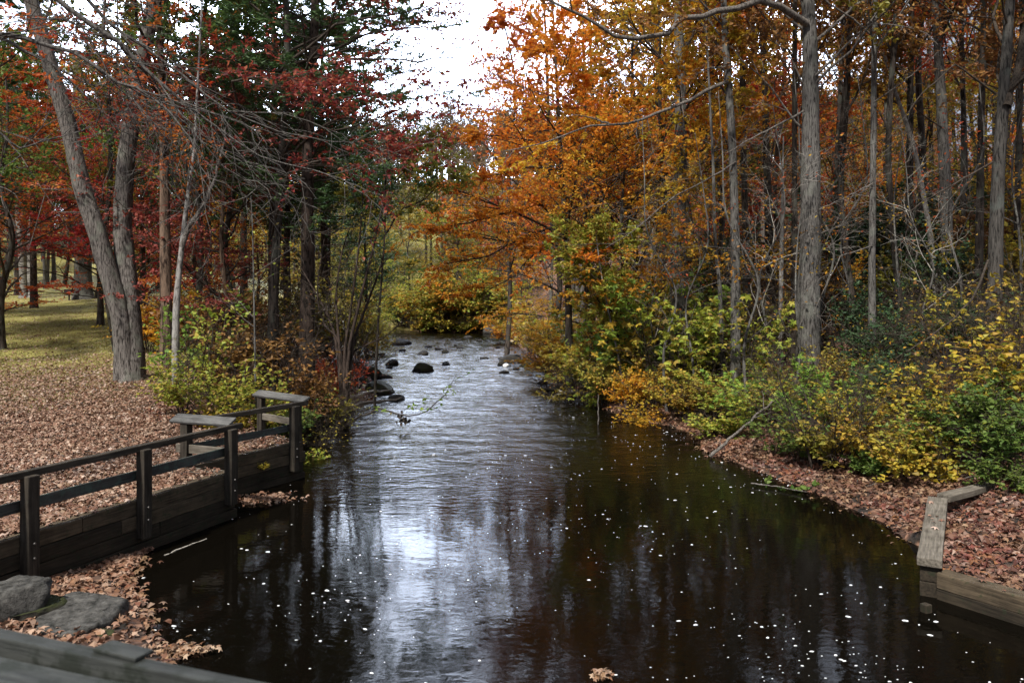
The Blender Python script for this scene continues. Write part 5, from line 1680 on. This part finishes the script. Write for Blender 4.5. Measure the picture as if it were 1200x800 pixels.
# small trees at the waterside and far bank
for px, Y, pr, mt, rz, s, lab in (
        (640, 33, 'under_a', 'gold', .6, (.8, .8, .5), "golden small tree hanging over the right water edge"),
        (662, 26.5, 'under_b', 'yellow', 1.9, (.65, .65, .45), "yellow bushy sapling right of the golden waterside tree"),
        (610, 62, 'beech_b', 'gold', 3.3, (.75, .75, .6), "golden tree on the far bank right of the far boulders"),
        (560, 75, 'under_a', 'lime', 4.2, (1.7, 1.7, .95), "yellow green tree low on the far bank at the bend"),
        (515, 77, 'under_a', 'yellow', 5.1, (2.2, 2.2, .8), "yellow bush tree drooping over the far bend of the river"),
        (588, 80, 'beech_b', 'olive', .9, (1.0, 1.0, .8), "olive tree on the far bank behind the yellow bushes"),
        (480, 92, 'under_a', 'green', 2.1, (1.8, 1.8, 1.1), "green tree on the far bank left of the yellow bushes"),
        (535, 95, 'far', 'olive', .4, (1, 1, .6), "broad olive tree behind the yellow bushes at the bend"),
        (425, 97, 'beech_a', 'lime', .3, 1.15, "yellow green tree closing the far bend at its left end"),
        (452, 104, 'beech_a', 'olive', 1.7, 1.2, "olive tree closing the far bend behind the yellow green one"),
        (478, 96, 'beech_b', 'yellow', 2.9, 1.35, "soft yellow tree closing the middle of the far bend"),
        (505, 106, 'beech_a', 'olive', 4.3, 1.25, "tall olive tree in the middle of the far bend"),
        (535, 92, 'beech_b', 'lime', 5.4, 1.3, "yellow green tree right of the middle of the far bend"),
        (562, 100, 'beech_a', 'gold', .8, 1.1, "gold tree at the right of the far bend"),
        (400, 90, 'beech_b', 'olive', 2.2, 1.4, "olive tree seen past the alder stems at the far bend"),
        (590, 94, 'beech_a', 'rust', 3.6, 1.0, "rusty tree at the right end of the far bend"),
        (440, 60, 'under_a', 'lime', 3.0, 1.2, "yellow green small tree past the alder stems"),
        (400, 52, 'under_b', 'yellow', 4.0, 1.4, "yellow small tree between pine and alder stems"),
        (415, 75, 'far', 'olive', 5.5, .8, "olive tree beyond the left bank at the bend"),
        (375, 62, 'beech_b', 'olive', 1.5, 1.0, "olive beech far behind the riverside pine"),
        (300, 48, 'beech_b', 'gold', 3.1, .9, "gold beech glimpsed between the pine trunks"),
        (330, 66, 'far', 'gold', 4.4, .8, "pale gold tree far behind the pine trunks")):
    plant_tree("small_tree", PROTO[pr], foot(px, Y), lab, None, 'bark_dark', 'twig_dark', mt, rz, s)

# woods beyond: trees on the far slopes, alike and many
rng = np.random.default_rng(55)
far_kinds = [('far', 'olive'), ('far', 'gold'), ('far', 'rust'), ('far_bare', 'brown'), ('far', 'brown'), ('far_bare', 'rust'), ('far', 'orange')]
cnt = 0
for side, n in (("left", 105), ("right", 74)):
    for k in range(n):
        Y = rng.uniform(58, 108)
        px = rng.uniform(-430, 340) if side == "left" else rng.uniform(640, 1420)
        kd = far_kinds[rng.integers(len(far_kinds))]
        p = foot(px, Y)
        if fx(XL, Y) - 1.5 < p[0] < fx(XR, Y) + 1.5:
            continue
        s = rng.uniform(.85, 1.25)
        txt = {'olive': 'olive green', 'gold': 'gold', 'rust': 'rusty red', 'brown': 'brown', 'orange': 'orange'}[kd[1]]
        lab = f"{'nearly bare' if kd[0] == 'far_bare' else 'broad'} {txt} tree in the deep wood at the back on the {side}"
        plant_tree("forest_tree", PROTO[kd[0]], p, lab, f"{kd[0].replace('_', ' ')} {txt} background trees {side}", 'bark_grey', 'twig_grey', kd[1], rng.uniform(0, 6.28), s)

# far wooded hill across the bend, one grey-brown mass
rng = np.random.default_rng(66)
geoT, P, AX, NR = [], [], [], []
n = 700
Y = rng.uniform(100, 210, n)
x = rng.uniform(-.75, .55, n) * Y
z = terrain(x, Y)
H = rng.uniform(9, 16, n)
k = 5
tp = np.stack([np.stack([x + H * .02 * j * rng.normal(size=n) * .3, Y, z + H * j / (k - 1)], 1) for j in range(k)], 1)
geoT.append(tubes(tp, np.linspace(.2, .04, k)[None].repeat(n, 0), 4))
b1, ti, L1, ix = spawn(tp, 14, rng, (.25, 1), 3.2, 45, 0, .35, 4, .15)
geoT.append(tubes(b1, np.linspace(.06, .02, 4)[None].repeat(len(b1), 0), 3))
b2, ti, L2, ix = spawn(b1, 6, rng, (.2, 1), .5, 42, 0, .2, 3, .15, plen=L1)
geoT.append(tubes(b2, np.linspace(.035, .015, 3)[None].repeat(len(b2), 0), 3))
o = link("far_woods", np_mesh("far_woods", *join_geo(geoT), False, M['twig_grey']))
set_props(o, "grey brown leafless wood covering the hill beyond the river bend", "far woods", kind="stuff")
keepb = (rng.random(n) < .75)[np.repeat(np.arange(n), 14)][ix]
pos, ax, nr = leaf_points(b2[keepb], 8, rng, spread=.5, jit=.9)
M['far_mix'] = leaf_mat("leaf_far_mix", [(.12, .08, .05), (.2, .12, .06), (.26, .15, .07), (.17, .14, .06), (.24, .18, .08), (.14, .07, .05)], .3)
o = link("far_woods", np_mesh("far_woods", *leaves_geo(pos, ax, nr, .42, rng, .6), False, M['far_mix']))
set_props(o, "thin brown and gold autumn leaves over the far wooded hill", "far woods", kind="stuff")

# ------------------------------------------------------------------ shrubs and undergrowth


def shrub_meshes(seed, h, n_stem, spread, leaf, n1=9, n2=6, L1=.45, ang=48, flat=.4, up=.15):
    rng = np.random.default_rng(seed)
    k = 6
    P = np.empty((n_stem, k, 3))
    a = rng.uniform(0, 6.28, n_stem)
    P[:, 0] = np.stack([np.cos(a) * spread * .12, np.sin(a) * spread * .12, np.full(n_stem, -.08)], 1)
    d = unit(np.stack([np.cos(a) * spread * rng.uniform(.2, 1.1, n_stem), np.sin(a) * spread * rng.uniform(.2, 1.1, n_stem), np.full(n_stem, h)], 1))
    Ls = h * rng.uniform(.6, 1.15, n_stem)
    for j in range(1, k):
        P[:, j] = P[:, j - 1] + d * (Ls / (k - 1))[:, None]
        d = unit(d + rng.normal(size=d.shape) * .12)
    rad = np.linspace(.012, .004, k)[None] * np.sqrt(Ls)[:, None] * 1.1
    geo = [tubes(P, rad, 5)]
    s1, t1, l1, _ = spawn(P, n1, rng, (.2, 1), L1 * h, ang, flat, up, 5, .16)
    geo.append(tubes(s1, np.linspace(.006, .002, 5)[None].repeat(len(s1), 0), 3))
    s2, t2, l2, _ = spawn(s1, n2, rng, (.2, 1), .45, 45, flat, 0, 4, .16, plen=l1)
    geo.append(tubes(s2, np.linspace(.0035, .0015, 4)[None].repeat(len(s2), 0), 3))
    me_s = np_mesh("stems", *join_geo(geo), True, M['twig_dark'])
    me_f = None
    if leaf:
        P2 = s2
        if leaf.get('frac', 1) < 1:
            c = P2[:, 0]
            w = np.sin(c[:, 0] * 4 + seed) + np.sin(c[:, 1] * 4.3 + seed * 2) + np.sin(c[:, 2] * 4.7 + seed * 3)
            P2 = P2[(w + rng.normal(size=len(P2)) * .6) > np.quantile(w, 1 - leaf['frac'])]
        pos, ax, nr = leaf_points(P2, leaf['n'], rng, spread=leaf['size'] * .55, jit=leaf.get('jit', .55))
        V, F = leaves_geo(pos, ax, nr, leaf['size'], rng, leaf.get('aspect', .62), .12, .4, leaf.get('shape', 6))
        me_f = np_mesh("foliage", V, F, False, M['lime'])
    return me_s, me_f


SH = {
    'spice': shrub_meshes(301, 1.5, 9, .9, dict(n=5, size=.098, frac=.6)),
    'spice_low': shrub_meshes(302, .9, 9, .9, dict(n=4, size=.1, frac=.65)),
    'loose': shrub_meshes(303, 2.2, 6, 1.0, dict(n=3, size=.12, frac=.55), 8, 5),
    'maple': shrub_meshes(304, 1.7, 6, 1.1, dict(n=4, size=.13, frac=.62, shape=10, aspect=.8, jit=.4), 8, 5, .5, 60, .75, .0),
    'dense': shrub_meshes(305, 1.4, 12, 1.2, dict(n=5, size=.09, frac=.7), 10, 6),
    'laurel': shrub_meshes(306, 2.0, 10, 1.2, dict(n=6, size=.12, frac=.85, aspect=.42), 9, 6, .4),
    'twiggy': shrub_meshes(307, 1.9, 12, 1.2, dict(n=1, size=.08, frac=.35), 9, 6, .5),
    'fern': shrub_meshes(308, .6, 8, .8, dict(n=6, size=.08, frac=.95), 8, 4, .5, 60, .8, 0),
}


def shrub(kind, mt, loc, label, rz, sc, group=None, name="shrub", cat="shrub"):
    root = empty(name, loc, label, cat, group, rz, sc)
    ms, mf = SH[kind]
    link("stems", ms, root, M['twig_dark'])
    if mf:
        link("foliage", mf, root, M[mt])
    return root


LS = [  # left bank
    (250, 17.2, 'spice', 'lime', 1.0, .95, "yellow green shrub with large leaves just behind the zigzag railing"),
    (218, 17.6, 'spice', 'lime', 2.5, .8, "yellow green shrub a step right of the twin oak foot"),
    (270, 17.0, 'spice_low', 'yellow', 4.0, .85, "low yellow shrub between the railing corner and taller green shrub"),
    (303, 17.8, 'spice', 'lime', 5.1, .85, "bright lime shrub at the foot of the bare sapling"),
    (322, 18.6, 'spice_low', 'green', .6, 1.1, "small dark green shrub right of the bare sapling"),
    (250, 19.6, 'loose', 'lime', 3.2, 1.0, "tall loose shrub with pale scattered leaves behind the lime shrubs"),
    (215, 20.5, 'loose', 'brightgreen', 4.7, .95, "tall loose shrub with pale green leaves at the pale forked tree"),
    (283, 20.5, 'dense', 'brown', 1.7, 1.3, "brown leaved bush behind the bare sapling"),
    (345, 20.3, 'dense', 'brown', 2.9, 1.05, "brown bush at the foot of the riverside pine"),
    (372, 21.6, 'spice_low', 'olive', .2, 1.2, "low olive bush between the riverside pine and alder stems"),
    (388, 20.9, 'twiggy', 'olive', 1.2, .8, "leafless twiggy bush over the driftwood"),
    (360, 18.3, 'twiggy', 'yellow', 2.4, .6, "thin twiggy plant with few yellow leaves past the railing end"),
    (354, 16.9, 'fern', 'lime', 3.3, .9, "tuft of yellow leaves at the foot of the last railing post"),
    (265, 23.5, 'dense', 'brown', 3.8, 1.5, "large brown bush in the shade left of the pines"),
    (305, 24.5, 'twiggy', 'brown', 5.0, 1.5, "dark leafless thicket between the pines"),
    (240, 26, 'dense', 'gold', .5, 1.5, "dull gold bush behind the tall loose shrubs"),
    (175, 30, 'dense', 'gold', 1.8, 1.3, "gold bush behind the twin oak foot"),
    (340, 29, 'dense', 'olive', 3.0, 1.6, "olive bush behind the riverside pine"),
    (385, 31, 'spice', 'yellow', 4.2, 1.5, "yellow bush along the left bank beyond the alder stems"),
    (405, 38, 'dense', 'olive', 5.2, 1.6, "olive bush on the left bank near the river bend"),
    (415, 27.5, 'twiggy', 'brown', .9, 1.1, "brown twiggy bush at the water below the alder stems"),
    (392, 24.5, 'dense', 'rust', 2.2, .8, "small rusty bush among the bank stones"),
    (428, 47, 'dense', 'yellow', 3.5, 1.5, "yellow bush on the left bank at the head of the riffle"),
    (330, 22.2, 'twiggy', 'brown', 4.4, 1.3, "dead twig tangle under the left bank pines"),
]
for px, Y, kd, mt, rz, s, lab in LS:
    shrub(kd, mt, foot(px, Y), lab, rz, s)

RS = [  # right bank, from the riffle towards the camera
    (660, 31, 'dense', 'gold', .4, 1.5, "golden bush touching the water just below the riffle"),
    (672, 27.5, 'twiggy', 'brown', 1.3, 1.0, "purplish brown twiggy bush at the water under the yellow sapling"),
    (648, 29.8, 'twiggy', 'brown', 2.1, .8, "brown twigs hanging over the rocks on the right"),
    (690, 27, 'maple', 'lime', 2.7, 1.0, "lime maple bush above the fallen pale log"),
    (712, 24.8, 'dense', 'mixed_slope', 3.9, 1.1, "tawny bush directly behind the pale log"),
    (735, 25.5, 'maple', 'brightgreen', 5.0, 1.35, "bright green maple spray above the leaning sapling"),
    (748, 22.8, 'dense', 'gold', .3, .95, "tawny gold bush at the foot of the leaning sapling"),
    (770, 23.6, 'spice', 'mixed_slope', 1.5, 1.1, "gold and green bush in the middle of the leafy slope"),
    (770, 27, 'maple', 'brightgreen', 2.4, 2.1, "tall bright green maple sapling under the mottled grey trunk"),
    (806, 24.5, 'maple', 'lime', 3.1, 1.6, "lime maple sapling right of the mottled grey trunk"),
    (795, 21.8, 'spice', 'yellow', 4.2, .8, "small yellow bush at the tan leaf shelf"),
    (722, 21.5, 'fern', 'yellow', 5.3, .8, "yellow tuft hanging over the water at the tan leaf shelf"),
    (820, 21.5, 'dense', 'mixed_slope', .8, 1.05, "speckled gold bush above the tan leaf shelf"),
    (845, 20.6, 'spice', 'lime', 1.9, 1.0, "lime bush at the foot of the slim grey trunk"),
    (868, 19.5, 'maple', 'brightgreen', 2.8, 1.0, "bright green maple bush right of the slim grey trunk"),
    (845, 18.8, 'spice_low', 'lime', 3.7, 1.0, "low lime bush above the leaning grey branch"),
    (890, 18.3, 'maple', 'lime', 4.8, .95, "yellow green maple bush left of the thickest grey trunk"),
    (915, 19.5, 'dense', 'mixed_slope', .1, 1.0, "tawny bush close behind the left side of the thickest trunk"),
    (905, 16.6, 'maple', 'green', 1.1, .6, "low green sprig hanging over the shore by the leaning branch"),
    (958, 17.0, 'maple', 'brightgreen', 2.0, 1.0, "bright green maple bush at the foot of the thickest grey trunk"),
    (935, 15.8, 'maple', 'green', 3.0, .65, "small green maple bush in front of the thickest grey trunk"),
    (985, 17.6, 'maple', 'brightgreen', 3.9, 1.1, "green maple bush right of the thickest grey trunk"),
    (1003, 16.2, 'spice', 'yellow', 4.9, .95, "pale yellow bush between the green maples and laurel"),
    (1045, 14.4, 'spice', 'yellow', .7, .85, "yellow bush in front of the laurels above the leafy shore"),
    (1075, 13.6, 'spice_low', 'yellow', 1.8, 1.05, "low bright yellow bush above the timber corner"),
    (1100, 14.0, 'spice', 'lime', 2.6, .85, "yellow green bush behind the timber corner"),
    (1125, 14.8, 'spice', 'yellow', 3.6, 1.0, "large yellow bush between laurel and cracked trunk"),
    (1150, 13.4, 'dense', 'green', 4.4, 1.0, "dark green bush at the foot of the cracked trunk"),
    (1185, 13.6, 'dense', 'green', 5.5, 1.2, "deep green bush at the right edge"),
    (1175, 12.5, 'spice_low', 'green', 1.2, .85, "low green bush over the leaf covered ledge"),
    (1215, 14.5, 'spice', 'yellow', 2.2, 1.3, "tall yellow bush at the right edge behind the green one"),
    (1195, 17.5, 'loose', 'yellow', 3.3, 1.15, "tall yellow shrub right of the cracked trunk"),
    (1115, 18.5, 'loose', 'yellow', 4.1, 1.1, "tall yellow shrub left of the cracked trunk"),
    (1080, 19.0, 'laurel', 'laurel', .5, 1.05, "dark evergreen laurel right of the straight slim trunk"),
    (1045, 20.0, 'laurel', 'laurel', 1.6, 1.0, "dark evergreen laurel behind the straight slim trunk"),
    (1060, 17.0, 'laurel', 'laurel', 2.7, .8, "lower dark laurel in front of the straight slim trunk"),
    (1140, 19.5, 'laurel', 'laurel', 3.8, 1.0, "dark laurel behind the cracked trunk"),
    (1000, 22.5, 'laurel', 'laurel', 4.9, 1.0, "dark laurel far behind the green maple bushes"),
    (1100, 24, 'laurel', 'laurel', .2, 1.3, "dark laurel under the medium grey trunk"),
    (975, 20.8, 'dense', 'mixed_slope', 1.3, 1.1, "tawny bush behind the right side of the thickest trunk"),
    (890, 23, 'twiggy', 'brown', 2.3, 1.4, "bare brown thicket between the slim and thickest trunks"),
    (925, 26, 'twiggy', 'brown', 3.4, 1.6, "bare brown thicket on the slope behind the thickest trunk"),
    (845, 25, 'dense', 'olive', 4.5, 1.4, "olive bush on the slope behind the slim grey trunk"),
    (880, 28, 'dense', 'mixed_slope', 5.6, 1.6, "speckled bush up the slope left of the thickest trunk"),
    (965, 30, 'twiggy', 'brown', .6, 1.8, "bare thicket up the slope right of the thickest trunk"),
    (1035, 29, 'dense', 'olive', 1.7, 1.7, "olive bush up the slope behind the laurels"),
    (1180, 24, 'dense', 'yellow', 2.8, 1.7, "yellow bush up the slope by the right edge"),
    (1140, 30, 'dense', 'yellow', 3.9, 1.8, "yellow bush high up the slope behind the cracked trunk"),
    (790, 30, 'dense', 'olive', 5.0, 1.7, "olive bush behind the mottled grey trunk"),
    (735, 30, 'dense', 'olive', .9, 1.6, "olive bush behind the golden beech"),
    (700, 33, 'dense', 'gold', 2.0, 1.6, "gold bush under the tall orange beech"),
    (600, 58, 'dense', 'gold', 3.1, 1.8, "gold bush on the far right bank above the blocky rock"),
    (625, 47, 'dense', 'yellow', 4.2, 1.6, "yellow bush on the right bank across from the riffle rocks"),
    (545, 76, 'dense', 'olive', 5.3, 2.2, "olive bush on the far bank left of the far boulders"),
    (500, 78, 'dense', 'gold', .1, 2.2, "gold bush at the far waterline below the yellow tree"),
    (470, 84, 'dense', 'green', 1.2, 2.2, "green bush on the far bank at the left end of the bend"),
    (690, 25.5, 'maple', 'lime', .7, 1.2, "lime maple sapling behind the tawny bush at the pale log"),
    (712, 28.5, 'maple', 'lime', 1.9, 2.0, "tall lime maple sapling under the gold beech"),
    (742, 25.0, 'maple', 'yellow', 3.1, 1.9, "yellow maple sapling above the tawny gold bush"),
    (782, 24.0, 'maple', 'brightgreen', 4.3, 2.1, "bright green layered maple sapling beside the mottled grey trunk"),
    (828, 22.5, 'maple', 'lime', 5.5, 1.7, "lime layered maple sapling between mottled and slim grey trunks"),
    (868, 22.0, 'maple', 'lime', 1.0, 1.5, "lime maple sapling behind the foot of the slim grey trunk"),
    (758, 21.6, 'spice', 'gold', 2.2, .8, "golden bush at the right edge of the tan leaf shelf"),
    (668, 33, 'maple', 'lime', 3.3, 1.3, "lime maple sapling overhanging the water below the orange boughs"),
    (640, 41, 'maple', 'yellow', 4.6, 1.8, "yellow maple sapling overhanging the riffle on the right"),
    (640, 38.5, 'twiggy', 'brown', 2.9, 1.1, "brown twiggy bush over the water right of the blocky rock"),
]
for px, Y, kd, mt, rz, s, lab in RS:
    shrub(kd, mt, foot(px, Y), lab, rz, ((s, s, s * .85) if mt == 'yellow' else (s * .86, s * .86, s * .7)) if Y < 22 else s * .9)
# a pale leafed sprig lying over the shore and a yellow sprig growing out of the wall
q = along(B0, B1, 305) + nB * .04
shrub('fern', 'yellow', (q[0], q[1], .38), "tiny yellow sprig growing out of the timber wall face", .5, .22, name="sprig", cat="plant")

# seedlings and low plants through the right bank
rng = np.random.default_rng(77)
for k in range(90):
    Y = rng.uniform(13.5, 34)
    d = rng.uniform(.5, 11)
    x = fx(XR, Y) + d
    if x > .68 * Y + 1:
        continue
    mt = ['mixed_slope', 'gold', 'lime', 'yellow', 'green', 'brown', 'olive'][rng.integers(7)]
    txt = {'mixed_slope': 'tawny', 'gold': 'gold', 'lime': 'yellow green', 'yellow': 'yellow', 'green': 'green', 'brown': 'brown', 'olive': 'olive'}[mt]
    kd = ['fern', 'spice_low', 'fern', 'twiggy'][rng.integers(4)]
    shrub(kd, mt, (x, Y, tz(x, Y)), f"small {txt} {'twiggy ' if kd == 'twiggy' else 'leafy '}seedling in the undergrowth of the right bank", rng.uniform(0, 6.28), rng.uniform(.7, 1.1), f"small {txt} {'twiggy ' if kd == 'twiggy' else 'leafy '}seedlings", "seedling", "plant")

# bushes crowding the far waterline at the bend, and the dim understory up the right slope
for k in range(12):
    Y = [74.3, 74.5, 74.7, 74.9, 75.1, 75.3, 75.6, 76.5, 78, 80, 83, 87][k]
    mt = ['lime', 'yellow', 'lime', 'gold'][k % 4]
    txt = ['yellow green', 'yellow', 'yellow green', 'gold'][k % 4]
    x = fx(XR, Y) + (.9 if Y > 75.5 else .3)
    shrub('dense', mt, (x, Y + .5, tz(x, Y + .5)), f"{txt} bush crowding the far waterline at the river bend", k * 1.3, rng.uniform(2.3, 3.0), f"{txt} bushes on the far waterline")
for k in range(46):
    Y = rng.uniform(27, 50)
    px = rng.uniform(735, 1215)
    mt = ['olive', 'brown', 'mixed_slope', 'gold', 'brown', 'laurel'][rng.integers(6)]
    txt = {'olive': 'olive', 'brown': 'brown', 'mixed_slope': 'tawny', 'gold': 'gold', 'laurel': 'dark green'}[mt]
    shrub('laurel' if mt == 'laurel' else 'dense', mt, foot(px, Y), f"{txt} bush in the dim understory far up the right slope", k * 1.3, rng.uniform(1.4, 2.1), f"{txt} understory bushes up the right slope")

for k, (x, Y) in enumerate(((-8.6, 76.3), (-7.2, 75.0), (-5.8, 74.9), (-4.4, 74.7), (-3.0, 74.5), (-1.6, 74.3))):
    shrub('spice_low', ['yellow', 'lime'][k % 2], (x, Y, max(tz(x, Y), .02)), f"low {['yellow', 'yellow green'][k % 2]} bush dipping to the water under the far bank bushes", k * 2.2, 2.0, f"low {['yellow', 'yellow green'][k % 2]} bushes dipping to the far water")
